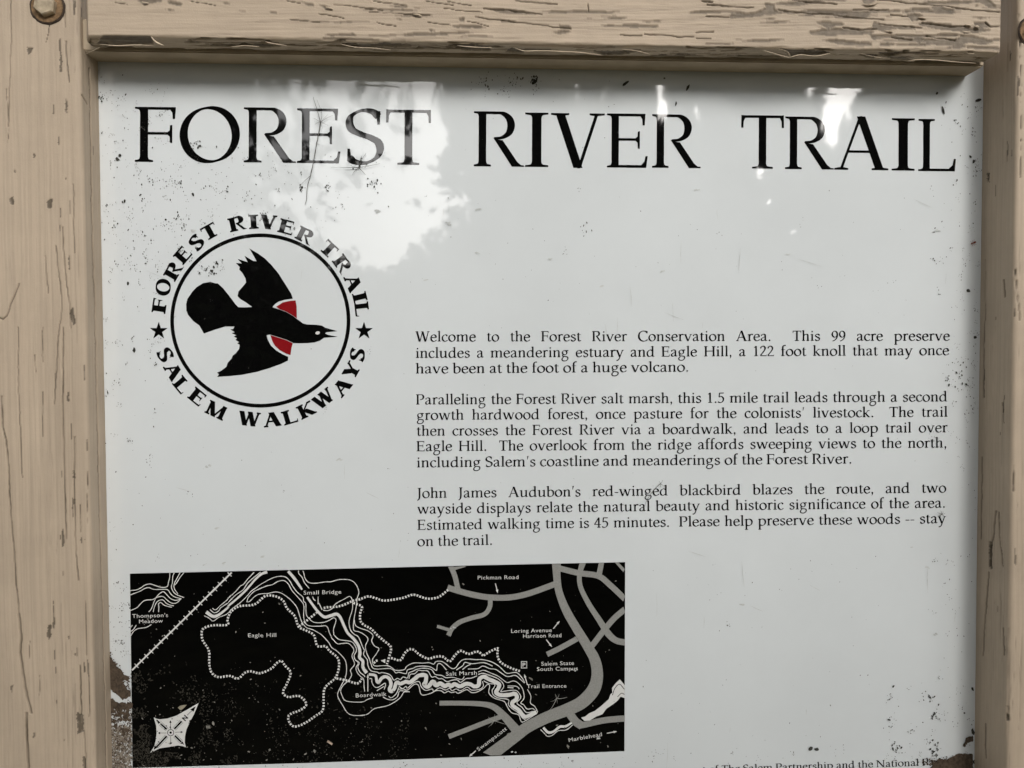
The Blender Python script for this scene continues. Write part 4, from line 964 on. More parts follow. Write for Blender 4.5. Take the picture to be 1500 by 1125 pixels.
wt = Ink(3.8e-4)
thin = [A_([(50, 435), (70, 420), (140, 412), (200, 385), (260, 345), (330, 330), (400, 352), (490, 378), (565, 365), (580, 310), (598, 240), (600, 177)]),
        A_([(50, 485), (110, 460), (190, 430), (250, 395), (310, 380), (380, 405), (450, 405), (565, 408), (610, 465), (660, 505), (720, 525), (758, 535)]),
        A_([(660, 176), (640, 230), (635, 310), (622, 375), (650, 440), (700, 480), (795, 517)]), A_([(740, 175), (705, 240), (660, 330), (665, 400), (710, 465)]),
        A_([(795, 174), (740, 240), (690, 320), (668, 345)]), A_([(60, 695), (150, 655), (200, 600), (260, 555), (360, 545), (410, 520), (500, 500), (560, 550), (620, 590), (690, 592), (755, 535)]),
        A_([(310, 715), (350, 665), (385, 570), (420, 505), (470, 455), (515, 438), (560, 480), (610, 530), (680, 555), (755, 535)]), A_([(372, 715), (390, 640), (430, 570), (500, 548), (550, 595), (600, 620), (655, 630)]),
        A_([(445, 715), (450, 650), (445, 605), (475, 585), (520, 620), (580, 640), (628, 650)]), A_([(60, 1050), (100, 985), (160, 945), (260, 930), (310, 910), (345, 885)]), A_([(65, 980), (100, 955), (140, 895)]), A_([(62, 930), (85, 895)]),
        A_([(1185, 665), (1230, 685), (1290, 630), (1380, 555), (1500, 440)])[:-1]+B_([(0, 520), (100, 430), (160, 360), (205, 335), (260, 265), (350, 172)]),
        A_([(1150, 680), (1210, 725), (1270, 700), (1300, 655), (1400, 590)])+B_([(0, 580), (100, 480), (200, 410), (260, 320), (330, 255), (440, 166)]),
        A_([(1070, 765), (1140, 800), (1195, 840), (1270, 790), (1380, 745)])+B_([(50, 670), (130, 610), (190, 560), (250, 500), (310, 430), (380, 380), (450, 330), (600, 250), (700, 225), (780, 235), (840, 290), (880, 360), (940, 440), (1000, 490), (1025, 520), (1030, 570), (1060, 600), (1065, 740), (1100, 800), (1170, 855), (1290, 860), (1380, 830), (1440, 795), (1475, 830), (1440, 950), (1445, 1010), (1500, 1080)])[:-1]+D_([(605, 0), (670, 60), (760, 75), (850, 95), (900, 160), (910, 220), (880, 280), (895, 340), (950, 380), (930, 440), (960, 510), (1010, 550), (1030, 575)]),
        B_([(250, 575), (270, 520), (340, 440), (420, 400), (530, 355), (600, 340), (680, 295), (760, 285), (820, 330), (870, 420), (940, 500), (1010, 580), (1035, 640), (1030, 760), (1050, 860), (1110, 905), (1250, 910), (1345, 910), (1385, 1000), (1420, 1080)])+D_([(590, 60), (650, 120), (720, 115), (800, 115), (860, 170), (875, 220), (850, 290), (885, 400), (830, 480), (845, 550), (800, 625), (740, 680), (695, 750), (710, 820), (770, 905), (980, 920), (1060, 885), (1135, 860)]),
        B_([(250, 575), (290, 570), (350, 510), (420, 470), (540, 460), (640, 440), (720, 455), (820, 520), (900, 600), (945, 670), (980, 780), (1010, 860), (1070, 930), (1160, 960), (1250, 1010)])+D_([(435, 0), (530, 100), (570, 170), (650, 225), (740, 320), (770, 390), (775, 500), (755, 600), (720, 660), (670, 760), (655, 840), (720, 960), (820, 1090), (1040, 1095), (1160, 1010), (1350, 965)])+E_([(330, 870), (390, 785), (440, 780)]),
        B_([(960, 148), (965, 190), (1010, 240), (1040, 310), (1105, 390)]),
        B_([(1020, 147), (1035, 190), (1050, 250), (1100, 310), (1200, 320), (1340, 300)])+C_([(560, 300), (680, 270), (820, 275), (900, 330), (945, 440), (920, 530), (915, 600), (895, 720), (880, 800), (870, 900), (880, 970), (940, 985), (1010, 1020), (1070, 1085)])+D_([(1035, 150), (1050, 240), (1090, 330), (1110, 390), (1160, 465), (1380, 460), (1450, 520)]) + E_([(320, 510), (420, 530), (440, 480), (520, 455), (560, 435), (650, 425), (760, 440), (835, 485), (850, 410), (880, 390), (920, 415), (975, 480)]),
        C_([(880, 820), (900, 900), (970, 940), (1060, 970), (1120, 1010), (1140, 1050)])+D_([(1120, 80), (1160, 150), (1220, 185), (1190, 250), (1135, 330), (1140, 400), (1180, 425), (1330, 420), (1400, 450), (1450, 485)])+E_([(395, 475), (430, 430), (520, 385), (650, 385), (740, 380), (800, 400), (830, 365), (900, 360), (960, 390), (1040, 455), (1100, 450), (1150, 380), (1200, 340), (1280, 330)])+F_([(220, 290), (300, 290), (400, 315), (480, 360), (530, 405), (585, 450), (690, 440), (750, 490), (795, 560)]),
        C_([(455, 690), (520, 695), (580, 665), (610, 620), (660, 580), (740, 540), (820, 500), (855, 560), (855, 680), (810, 840), (830, 960), (880, 1020), (940, 1060)])+D_([(1000, 170), (1020, 210), (1010, 270), (1060, 340), (1070, 420), (1110, 490), (1200, 510), (1220, 525), (1270, 515), (1350, 535), (1390, 565), (1425, 620)])+E_([(300, 595), (345, 610), (380, 575), (440, 590), (460, 520), (510, 500), (570, 470), (660, 455), (770, 475), (820, 540), (910, 555), (970, 585), (1060, 580), (1180, 610), (1220, 570)]),
        C_([(310, 505), (325, 540), (350, 560)]), C_([(385, 505), (385, 610)]), C_([(395, 590), (440, 685)]),
        D_([(895, 340), (935, 385), (905, 450), (920, 510), (960, 560), (1010, 610), (1015, 700), (1025, 775)]),
        D_([(1090, 600), (1120, 600), (1125, 650), (1160, 710), (1215, 715), (1300, 660), (1310, 690), (1290, 750)]), D_([(1190, 765), (1290, 705)]),
        E_([(460, 600), (480, 540), (540, 530), (590, 485), (640, 490), (720, 495), (770, 575), (820, 570), (870, 600), (920, 600), (980, 640), (1050, 620), (1120, 615), (1170, 650), (1240, 600), (1320, 590), (1395, 560)]),
        E_([(1110, 480), (1200, 420), (1230, 375), (1330, 395)])+F_([(310, 325), (415, 365)]), E_([(1195, 475), (1250, 430), (1310, 400)]),
        F_([(125, 400), (240, 395), (300, 365), (380, 395), (450, 405), (520, 450), (590, 490), (680, 475), (740, 520), (790, 565)]),
        E_([(320, 700), (370, 735), (420, 705), (440, 730), (520, 660), (600, 640), (630, 710), (690, 760), (780, 740), (800, 775), (880, 725), (960, 755), (1020, 730), (1050, 765), (1110, 740), (1170, 765), (1260, 715), (1320, 755), (1430, 745)])+F_([(305, 600), (295, 545)]),
        E_([(320, 745), (380, 740), (440, 755), (530, 680), (590, 690), (620, 800), (660, 825), (760, 800), (830, 765), (900, 765), (950, 795), (1000, 770), (1040, 790), (1100, 780), (1140, 800), (1250, 750), (1320, 790), (1400, 780)])+F_([(310, 625), (355, 580), (380, 600), (370, 680), (430, 740), (520, 770), (560, 790), (590, 850), (640, 915), (720, 940), (745, 1005), (780, 1020), (930, 925)]),
        E_([(105, 850), (160, 880), (230, 890), (300, 850), (330, 770), (400, 770), (470, 780)]), E_([(180, 840), (220, 860), (290, 800), (320, 720)]),
        F_([(245, 435), (310, 415), (400, 450), (480, 485), (540, 530), (590, 560), (660, 540), (720, 570), (770, 640), (785, 740), (745, 800), (780, 820), (820, 870), (880, 865), (910, 880)]),
        F_([(245, 465), (300, 450), (380, 475), (470, 510), (530, 560), (545, 610), (510, 665), (560, 660), (680, 650), (730, 690), (745, 740), (700, 800), (760, 850), (810, 910), (870, 905), (930, 890)]),
        F_([(590, 600), (650, 600), (700, 605), (730, 635)]), F_([(590, 617), (660, 622)]),
        F_([(825, 640), (865, 720), (860, 800), (910, 840), (940, 900), (930, 925)]),
        F_([(310, 540), (370, 570), (440, 580), (430, 620), (410, 650), (420, 700), (480, 740), (600, 760), (600, 820), (650, 870), (710, 910), (770, 980), (800, 995)]),
        H_([(275, 765), (330, 820), (360, 850), (420, 840), (500, 780), (600, 770), (685, 705)])]
for L in thin: wt.line(L, 1.12, wob=0.25, n=4)
wt.line(A_([(1100, 715), (1190, 775), (1260, 760), (1330, 710), (1400, 650)])+B_([(0, 630), (100, 545), (200, 455), (280, 370), (370, 265), (450, 195), (530, 165)]), [5, 4.5, 3.5, 3, 2.8, 2.8, 3, 2.8, 3.4, 4.2])
wt.line(B_([(818, 156), (900, 250), (970, 350), (1008, 408)]), [4, 4.2, 3.6, 2.6])
wt.line(C_([(235, 510), (310, 615), (370, 695), (440, 765), (490, 785), (560, 765), (640, 745), (690, 790), (740, 900), (790, 1000), (850, 1060)])+D_([(880, 60), (940, 150), (960, 240), (955, 310), (1000, 360), (1000, 440), (1050, 520)]), [3.4, 3.6, 4.2, 4.6, 4, 3.8, 4.2, 4.6, 4.2, 5])
wt.line(D_([(1080, 540), (1170, 555), (1190, 630), (1215, 650), (1260, 590), (1320, 572), (1370, 610), (1385, 680), (1365, 745), (1390, 775), (1430, 740), (1455, 660), (1480, 650)])+E_([(340, 670), (420, 640), (470, 650), (540, 600), (600, 555), (690, 555), (690, 640), (670, 680), (720, 710), (790, 640), (830, 690), (890, 665), (950, 700), (1000, 680), (1040, 700), (1090, 675), (1160, 705), (1240, 670), (1310, 680)])+F_([(200, 605), (250, 590), (260, 520), (310, 490), (370, 520), (430, 545), (490, 580), (480, 630), (455, 670), (500, 705), (600, 705), (670, 690), (700, 720), (690, 760), (650, 790), (650, 830), (720, 880), (790, 960), (860, 940), (930, 910)]),
        [3.6, 4.6, 5, 5, 5.6, 6, 6, 6, 5.6, 5.8, 6, 6, 5.4, 5.4], wob=0.08)
wt.poly(clip_map(H_([(790, 615), (840, 600), (890, 560), (960, 530), (1040, 470), (1140, 380), (1160, 320), (1185, 300), (1180, 240), (1230, 175), (1280, 130), (1340, 200), (1340, 365), (1290, 350), (1250, 400), (1200, 440), (1110, 500), (1060, 570), (980, 600), (900, 650), (830, 655)])))
wt.line(H_([(310, 740), (370, 800), (440, 790), (520, 730), (590, 725), (670, 680)]), [3.4, 3.8, 3.2, 3.6, 3.6, 2.6])
river = wt.build('river', M_MAPWHITE, trail_map)
bl = Ink(5.0e-4)
bl.line(H_([(1185, 330), (1215, 245), (1275, 190), (1338, 255)]), 1.0); bl.line(H_([(1250, 350), (1300, 305), (1338, 320)]), 0.9)
bl.build('bank_line', M_MAPBLK, river)

ft = Ink(4.8e-4); DW = (3.2, 2.5, 1.9)
for t_ in [c8([(380, 192), (330, 230), (270, 238), (200, 218), (140, 235), (50, 248), (0, 235)])+C_([(1070, 500), (960, 540), (880, 555), (800, 590), (700, 630), (610, 645), (520, 650), (455, 660)]),
           C_([(372, 718), (270, 800), (220, 840), (140, 900), (120, 930)]), C_([(870, 590), (985, 640), (965, 720), (965, 830), (1010, 890), (1110, 945), (1200, 1035)])+D_([(1290, 80), (1375, 150), (1385, 210), (1360, 300), (1330, 400)]),
           E_([(215, 315), (340, 345), (400, 250), (460, 200), (520, 200), (600, 265), (680, 310), (740, 325), (820, 300), (920, 295), (1020, 360), (1090, 280), (1170, 215), (1280, 260), (1400, 225), (1480, 285)]),
           F_([(310, 240), (400, 185), (480, 155), (470, 200), (480, 270), (510, 320), (580, 365), (660, 400), (750, 428)]), D_([(640, 595), (720, 610), (800, 630), (860, 650), (920, 665), (960, 640), (985, 600)]), D_([(1150, 385), (1180, 355), (1215, 345)]),
           c7([(565, 305), (548, 345), (548, 375), (480, 377), (440, 385), (415, 405), (418, 455), (450, 508), (453, 580), (465, 625), (500, 648), (560, 642), (602, 656), (640, 625), (670, 618), (720, 628), (780, 602), (800, 580), (828, 563), (850, 590), (878, 625), (860, 680), (838, 728), (865, 752), (925, 748), (960, 790), (930, 820), (880, 840), (865, 860), (875, 890), (900, 907), (950, 890), (1010, 850), (1048, 815), (1055, 710), (1110, 655), (1130, 600), (1125, 550), (1080, 510), (1060, 487), (1018, 485), (1000, 430), (960, 405), (920, 385), (900, 330), (860, 290), (840, 250), (800, 226), (745, 225), (690, 268), (610, 278), (565, 305)])]:
    ft.dashes(t_, *DW)
ft.build('footpath', M_MAPWHITE, trail_map)
rr = Ink(4.8e-4); r0, r1 = np.array([339.5, 838.5]), np.array([193.6, 981.5]); rr.line([r0, r1], 2.3, smooth=False)
d = (r1-r0)/np.linalg.norm(r1-r0); nrm = np.array([-d[1], d[0]])
for k in np.arange(4, np.linalg.norm(r1-r0)-4, 10.05): c = r0+d*k; rr.line([c-nrm*4, c+nrm*4], 1.1, smooth=False)
rr.build('railway', M_MAPWHITE, trail_map)

def arrow(p, q, w=1.3, h=4.2):
    ar = Ink(5.6e-4)
    p, q = np.array(p), np.array(q); d = (q-p)/np.linalg.norm(q-p); n_ = np.array([-d[1], d[0]])
    ar.line([p, q-d*h*0.7], w, smooth=False); ar.poly([tuple(q), tuple(q-d*h*1.25+n_*h*0.42), tuple(q-d*h*1.25-n_*h*0.42)])
    ar.build('direction_arrow', M_MAPWHITE, trail_map)
for p, q in (((627, 158), (640, 210)), ((930, 395), (964, 354)), ((893, 452), (923, 491)), ((795, 690), (778, 632)), ((525, 1033), (489, 1065)), ((1210, 942), (1263, 932))): arrow(*c8([p, q]))
arrow(*D_([(1068, 775), (1068, 535)])); ar = Ink(5.6e-4); ar.poly(D_([(1245, 350), (1310, 330), (1305, 385)]))
ar.build('direction_arrow', M_MAPWHITE, trail_map)
for s, p, q, cap in (("Thompson's", (194, 904.9), (246.6, 903.3), 5.8), ("Meadow", (204.2, 912.8), (238.9, 911.6), 5.8), ("Eagle Hill", (363.8, 933.2), (404.9, 932.6), 6), ("Small Bridge", (445, 870.8), (500, 869.4), 6),
                     ("Boardwalk", (521.5, 1021.2), (566.3, 1018.8), 6), ("Salt Marsh", (653.5, 989.5), (698.5, 987.8), 6), ("Pickman Road", (699.8, 848.6), (759.5, 847.8), 5.8), ("Loring Avenue", (748.8, 926.8), (808.2, 925.4), 5.8),
                     ("Harrison Road", (766.2, 934.2), (822.2, 932.9), 5.8), ("Salem State", (793, 974.7), (840.7, 973.5), 5.8), ("South Campus", (786.6, 982.5), (846.3, 981.4), 5.8), ("Trail Entrance", (771.8, 1007.7), (829.5, 1006.9), 5.8),
                     ("Marblehead", (833.4, 1086.4), (881.8, 1077.6), 5.8), ("Swampscott", (701.2, 1100), (743, 1068.3), 5.8)):
    ink = Ink(6.4e-4); sans(ink, s, p, q, cap); ink.build('place_name', M_MAPWHITE, trail_map)
pb = Ink(6.4e-4)
for a_, b_ in (((752, 308), (752, 390)), ((816, 308), (816, 390)), ((748, 312), (820, 312)), ((748, 387), (820, 387))): pb.line(F_([a_, b_]), 0.95, smooth=False)
sans(pb, "P", *F_([(766, 370), (802, 370)]), 5.6, bold=0.02); pb.build('parking_symbol', M_MAPWHITE, trail_map)

cr = Ink(4.8e-4)
cr.poly(G_([(912, 265), (885, 330), (850, 415), (800, 505), (752, 610), (732, 700), (728, 790), (745, 848), (690, 832), (640, 825), (520, 845), (400, 862), (330, 895), (265, 925), (300, 875), (325, 835), (345, 760), (357, 660), (350, 560), (320, 455), (360, 472), (400, 480), (500, 470), (620, 430), (760, 352), (840, 305)]))
rose = cr.build('compass_rose', M_MAPWHITE, trail_map)
cb = Ink(5.8e-4)
for p, q, w in (((590, 607), (688, 505), 2.6), ((492, 700), (358, 845), 2.6), ((492, 610), (408, 538), 2.4), ((598, 695), (682, 778), 2.4)):
    P = np.array(G_([p, q])); cb.line(P, w, smooth=False); d = (P[1]-P[0])/np.linalg.norm(P[1]-P[0]); n_ = np.array([-d[1], d[0]])
    for s in (-1, 1): cb.line(P+n_*s*2.6, 0.45, smooth=False)
for p, q in (((543, 600), (540, 500)), ((543, 705), (545, 795)), ((490, 660), (385, 660)), ((600, 650), (690, 647)), ((760, 425), (850, 340)), ((700, 800), (720, 815))): cb.line(G_([p, q]), 0.6, smooth=False)
for P in ([(872, 310), (800, 350), (845, 378)], [(360, 485), (410, 520), (380, 540)], [(715, 805), (665, 800), (700, 770)], [(320, 880), (330, 825), (375, 850)], [(540, 490), (525, 525), (555, 525)], [(545, 812), (530, 785), (565, 785)], [(375, 660), (405, 643), (405, 677)], [(705, 647), (675, 632), (675, 662)]): cb.poly(G_(P))
ccx, ccy = G_([(543, 655)])[0]; cb.line([(ccx+4.6*math.cos(t_), ccy+4.6*math.sin(t_)) for t_ in np.linspace(0, 6.2832, 20)], 0.9, smooth=False); cb.poly([(ccx+1.8*math.cos(t_), ccy+1.8*math.sin(t_)) for t_ in np.linspace(0, 5.6, 8)])
sans(cb, "N", *G_([(735, 505), (775, 460)]), 7.2, bold=0.03)
cb.build('compass_marking', M_MAPBLK, rose)
# ------------------------------------------------------------------ dirt, mildew and things stuck on the panel
M_SPECK = matte('dark_speck', (0.042, 0.042, 0.036), var=0.5, scale=300)
M_SMUDGE = matte('grey_smudge', (0.52, 0.54, 0.53), var=0.2, scale=200)
M_MOULD = matte('brown_mildew', (0.075, 0.054, 0.037), var=0.45, scale=400)
M_MOULDM = matte('pale_mildew', (0.24, 0.208, 0.17), var=0.35, scale=300)
M_PALE = matte('pale_scratch', (0.22, 0.21, 0.185), var=0.4, scale=300)
M_PALED = matte('dull_map_dirt', (0.026, 0.023, 0.017), var=0.5, scale=300)

def blob(ink, x, y, r, el=1.0, ang=0.0, n=7, jag=0.35):
    P = []
    for k in range(n):
        a = 2*math.pi*k/n; q = r*(1+jag*(random.random()*2-1)); u, v = q*math.cos(a)*el, q*math.sin(a)
        P.append((x+u*math.cos(ang)-v*math.sin(ang), y+u*math.sin(ang)+v*math.cos(ang)))
    ink.poly(P)

def cluster(ink, x, y, n, s, r=(0.35, 1.2)):
    for _ in range(n): blob(ink, random.gauss(x, s), random.gauss(y, s), random.uniform(*r), random.uniform(1, 2.2), random.uniform(0.8, 2.4))

sp = Ink(7.5e-4); sm = Ink(7.2e-4)
R_ = random.uniform
def spray(n, x0, x1, y0, y1, lo=0.35, hi=1.3, clump=0.35, fade=None):
    i = 0
    while i < n:
        x, y = R_(x0, x1), R_(y0, y1)
        if fade and random.random() > fade(x, y): continue
        r = 0.74*(lo+(hi-lo)*random.random()**2.8)
        blob(sp, x, y, r, R_(1, 2.0), R_(0.9, 2.3)); i += 1
        if random.random() < clump:
            for _ in range(random.randint(2, 6)): blob(sp, x+random.gauss(0, 3), y+random.gauss(0, 4), R_(0.3, r*0.9+0.2), R_(1, 2), R_(0.9, 2.3))
spray(210, 144, 420, 205, 345, fade=lambda x, y: 1.0 if x < 330 else 0.45)
spray(60, 330, 570, 225, 340, hi=1.1, clump=0.2)
spray(60, 143, 250, 110, 210, hi=1.5)
spray(80, 145, 330, 345, 470, hi=1.2, fade=lambda x, y: 0.9 if y < 400 else 0.35)
spray(60, 145, 240, 470, 830, hi=1.3)
spray(45, 240, 600, 480, 830, hi=0.8, clump=0.1)
spray(30, 690, 790, 108, 135, lo=0.5, hi=1.6)
spray(25, 660, 900, 100, 250, hi=0.9, clump=0.05)
spray(60, 600, 1400, 260, 480, hi=0.8, clump=0.08)
spray(40, 600, 1400, 480, 800, hi=0.6, clump=0.02)
spray(80, 1360, 1434, 140, 480, hi=1.2, fade=lambda x, y: (x-1350)/85)
spray(65, 1375, 1432, 480, 620, hi=1.0, fade=lambda x, y: (x-1365)/70)
spray(50, 1365, 1428, 620, 1000, hi=0.9)
spray(48, 1300, 1424, 1000, 1112, hi=1.1, clump=0.45)
spray(60, 930, 1320, 810, 1115, hi=1.0, clump=0.06)
spray(30, 930, 1400, 1100, 1124, hi=0.9)
spray(45, 200, 915, 1108, 1125, hi=1.1, clump=0.2, fade=lambda x, y: 1.0 if y > 1127-(x-194)*0.034 else 0)
spray(40, 160, 190, 850, 960, hi=1.0)
for x, y, r, e, a in ((283, 285, 1.7, 1.6, 1.2), (176, 228, 2.0, 1.2, 1.9), (172, 233, 2.2, 1.3, 1.2), (183, 295, 1.6, 1.6, 1.5), (243, 322, 1.4, 1.3, 1), (188, 415, 1.8, 1.6, 1.5), (197, 513, 2.2, 1.8, 1.6), (917, 122, 1.9, 3.4, -0.65), (1007, 129, 1.6, 3.2, -1.1), (990, 152, 1.1, 3.0, -1.4), (973, 115, 1.3, 1.3, 0), (1372, 137, 1.7, 1.3, 1.5),
                      (1187, 1096, 2.4, 1.9, -0.5), (1196, 1097, 2.2, 1.9, 0.1), (782, 121, 2.3, 1.6, -0.6), (785, 119, 1.8, 2, -1), (1426, 237, 1.8, 1.7, -1.2), (1428, 494, 2.4, 1.0, 0), (1418, 426, 2.6, 1.1, 0), (1381, 162, 1.6, 4.0, 1.35), (1308, 1005, 1.3, 1.8, -0.9), (1302, 1054, 1.3, 2.0, 0.2), (1412, 1044, 1.2, 1.4, 0.6), (1421, 230, 1.6, 1.4, 1), (1432, 147, 2.2, 2.4, -0.4), (1424, 1009, 1.8, 1.6, 1.2), (1425, 1072, 2.2, 1.8, 1.3)):
    blob(sp, x, y, r, e, a, n=9, jag=0.25)
for x, y, n, s in ((288, 214, 16, 4), (783, 119, 22, 4), (305, 400, 22, 7), (320, 390, 12, 4), (150, 143, 10, 3), (440, 277, 12, 3), (480, 275, 10, 3), (550, 268, 14, 5), (525, 240, 14, 6), (860, 335, 8, 6), (1312, 1097, 18, 5), (1368, 1046, 14, 3), (1368, 1095, 18, 5), (1364, 1022, 12, 4), (1410, 565, 14, 8), (1400, 540, 12, 10)): cluster(sp, x, y, n, s)
for _ in range(34):                                      # faint runs and scratches
    x, y = random.choice(((R_(145, 600), R_(110, 830)), (R_(600, 1420), R_(270, 480)), (R_(930, 1420), R_(800, 1100)))); L_ = R_(8, 45); a = R_(-0.12, 0.12)+(1.2 if random.random() < 0.3 else 0)
    sm.line([(x, y), (x+L_*0.5*math.sin(a)+R_(-1, 1), y+L_*0.5*math.cos(a)), (x+L_*math.sin(a), y+L_*math.cos(a))], [0.2, R_(0.4, 0.9), 0.2])
for _ in range(26):
    x, y = random.choice(((R_(145, 600), R_(200, 340)), (R_(600, 1400), R_(270, 480)), (R_(640, 1400), R_(780, 1110)), (R_(200, 560), R_(640, 830))))
    for _ in range(3): blob(sm, x+R_(-4, 4), y+R_(-2, 2), R_(0.5, 1.6), R_(1, 3), R_(-0.6, 0.6))
sp.build('specks_of_dirt', M_SPECK, panel, kind='stuff')
sm.build('grey_smudges', M_SMUDGE, panel, kind='stuff')

def jagged(P, amp=1.3, step=1.6):
    P = np.asarray(P, float); out = []
    for a, b in zip(P, np.roll(P, -1, 0)):
        m = max(1, int(np.linalg.norm(b-a)/step))
        for k in range(m): out.append(tuple(a+(b-a)*k/m+np.array([random.gauss(0, amp*0.5), random.gauss(0, amp*0.5)])))
    return out
K_ = lambda p: T(130, 940, 6.083, p); Q_ = lambda p: T(1300, 975, 7.5, p)
md = Ink(7.8e-4); mm = Ink(7.0e-4)
md.poly(jagged(K_([(168, 115), (185, 118), (215, 150), (225, 175), (255, 190), (250, 212), (300, 250), (320, 295), (375, 305), (352, 345), (305, 345), (330, 385), (345, 420), (380, 440), (375, 480), (300, 520), (285, 500), (240, 460), (180, 400), (170, 360)])))
md.poly(jagged(K_([(175, 520), (215, 500), (240, 530), (270, 550), (240, 580), (185, 570)])))
md.poly(jagged(Q_([(440, 1150), (480, 1110), (500, 1070), (560, 1020), (640, 1030), (720, 990), (770, 960), (850, 965), (935, 960), (940, 1200), (450, 1200)]), 1.0))
md.poly(jagged(Q_([(855, 790), (880, 778), (935, 765), (938, 830), (870, 850), (842, 895), (820, 880), (845, 830)]), 0.7, 1.0)); md.poly(jagged(Q_([(915, 700), (938, 680), (938, 750), (918, 740)]), 0.6, 1.0))
md.poly(jagged([(1424, 1118), (1418, 1160), (1380, 1160), (1372, 1130), (1395, 1117)]))
for _ in range(150): blob(md, R_(160, 192), 1030+abs(random.gauss(0, 14))*R_(0.2, 2), R_(0.8, 2.8), R_(1, 1.8), R_(0, 3), n=9, jag=0.5)
for _ in range(120): x = R_(161, 192); blob(md, x, 962+(x-160)*1.6+random.gauss(0, 7), R_(0.4, 1.3))
for _ in range(520): blob(md, R_(160.5, 193), R_(1040, 1126), R_(0.3, 0.95), R_(1, 2), R_(0, 3))
for _ in range(160): blob(md, R_(1350, 1424), 1121-(max(0, R_(-3, 1)))*0-abs(random.gauss(0, 5))-(0 if random.random() < .6 else R_(0, 8)), R_(0.3, 1.3))
for _ in range(900): blob(mm, R_(160.5, 193), R_(1062, 1128), R_(0.5, 1.6), R_(1, 2), R_(0, 3))
mm.build('mildew', M_MOULDM, panel, kind='stuff', label='pale speckled mildew in the lower corner')
md.build('mildew', M_MOULD, panel, kind='stuff', label='dark brown mildew in the lower corners')

mw = Ink(7.4e-4); mdull = Ink(7.1e-4)
def map_ok(x, y): return 192.5 < x < 913 and 840.2+(x-190.4)*-0.02316+1 < y < 1124.8-(x-194.3)*0.03415-1
n = 0
while n < 360:
    x, y = R_(192, 914), R_(838, 1124)
    if not map_ok(x, y): continue
    k = max(0, (y-840)/285)**2.2*(1.0 if x < 560 else 0.33)
    if random.random() > 0.08+k: continue
    blob(mw, x, y, 0.25+0.75*random.random()**3, R_(1, 2.4), R_(-1.2, 1.2), n=6, jag=0.5); n += 1
n = 0
while n < 2600:
    x, y = R_(192, 600), R_(930, 1124)
    if not map_ok(x, y): continue
    k = max(((y-960)/160), 0)**1.6*np.clip((430-x)/200, 0.12, 1)+0.5*max(0, 1-(x-192)/60)*(y > 985)
    if fbm(np.array([x/16]), np.array([y/16]), 77, 3)[0] < 0.50 or random.random() > k: n += 0.008; continue
    if 220 < x < 292 and 1030 < y < 1100 and random.random() < 0.9: continue
    blob(mdull, x, y, 0.3+0.8*random.random()**2, R_(1, 2.0), R_(0, 3), n=8, jag=0.5); n += 1
for x, y, r, e in ((305, 1064, 2.6, 1.5), (313, 1059, 1.6, 1.7), (314, 1028, 1.1, 1.2), (281, 1095, 1.3, 1.4), (395, 1098, 1.8, 1.1), (461, 1100, 2.0, 1.1), (832, 1093, 1.5, 2.2), (778, 994, 1.6, 2.0)): blob(mw, x, y, r, e, R_(0, 1.2), n=9)
mw.build('pale_specks', M_PALE, trail_map, kind='stuff')
mdull.build('mildew', M_PALED, trail_map, kind='stuff')

# ---- wispy seed tufts
M_WISP = matte('grey_wisp', (0.10, 0.10, 0.09), var=0.3, scale=100); M_WISPL = matte('pale_wisp', (0.36, 0.36, 0.33), var=0.2, scale=100)
def tuft(lines, m, label):
    """hair-thin tubes that lie close over the panel; lines: (pixels, width px)"""
    P0 = lines[0][0][0]; base = pt(*P0, 0.002)
    V, fs = [], []
    for pts, w in lines:
        P = catmull(pts, 6) if len(pts) > 2 else np.linspace(pts[0], pts[-1], 5)
        Q = plane(P, 0.0); n = len(Q)
        for i in range(n):
            u = i/(n-1); r = w*0.35e-3*(1-0.6*u); h = 0.0016+0.0016*math.sin(math.pi*u)
            t = Q[min(i+1, n-1)]-Q[max(i-1, 0)]; t /= np.linalg.norm(t); s = np.array([-t[2], 0, t[0]])
            c = Q[i]+np.array([0, -h, 0])
            for k in range(4):
                a = math.pi/2*k; V.append(c+s*r*math.cos(a)+np.array([0, r*math.sin(a), 0])-base)
        o = len(V)-4*n
        for i in range(n-1):
            for k in range(4): fs.append((o+4*i+k, o+4*i+(k+1) % 4, o+4*(i+1)+(k+1) % 4, o+4*(i+1)+k))
    ob = mesh_obj('seed_tuft', V, fs, m, smooth=True, label=label, cat='seed tuft', group='wispy seed tufts stuck on the panel'); ob.location = base
W4 = lambda p: T(420, 130, 6.614, p); W5 = lambda p: T(900, 690, 12.5, p)
tuft([(W4([(330, 330), (318, 420), (295, 540), (265, 720), (235, 850), (205, 960), (195, 1080), (180, 1125)]), 1.5), (W4([(330, 330), (305, 230), (270, 120), (262, 85)]), 0.9), (W4([(330, 330), (345, 250), (295, 110)]), 0.6), (W4([(330, 330), (450, 262)]), 0.6), (W4([(330, 330), (262, 290)]), 0.6),
      (W4([(330, 330), (405, 362)]), 0.5), (W4([(330, 330), (275, 350)]), 0.5), (W4([(330, 330), (375, 290), (400, 255)]), 0.5), (W4([(235, 845), (180, 900), (130, 945)]), 0.7), (W4([(330, 330), (350, 390)]), 0.5)], M_WISP, 'grey star-shaped seed tuft with the longest stem, across the E of the title word FOREST')
tuft([(W4([(700, 768), (800, 755), (905, 730)]), 0.8), (W4([(700, 768), (560, 770), (430, 765)]), 0.7), (W4([(700, 768), (735, 690), (770, 630)]), 0.8), (W4([(700, 768), (740, 810), (765, 835)]), 0.8), (W4([(700, 768), (660, 810), (635, 840)]), 0.8), (W4([(700, 768), (650, 765), (620, 745)]), 0.6), (W4([(700, 768), (715, 715)]), 0.7)], M_WISP, 'grey spidery seed tuft at the foot of the S in the title word FOREST')
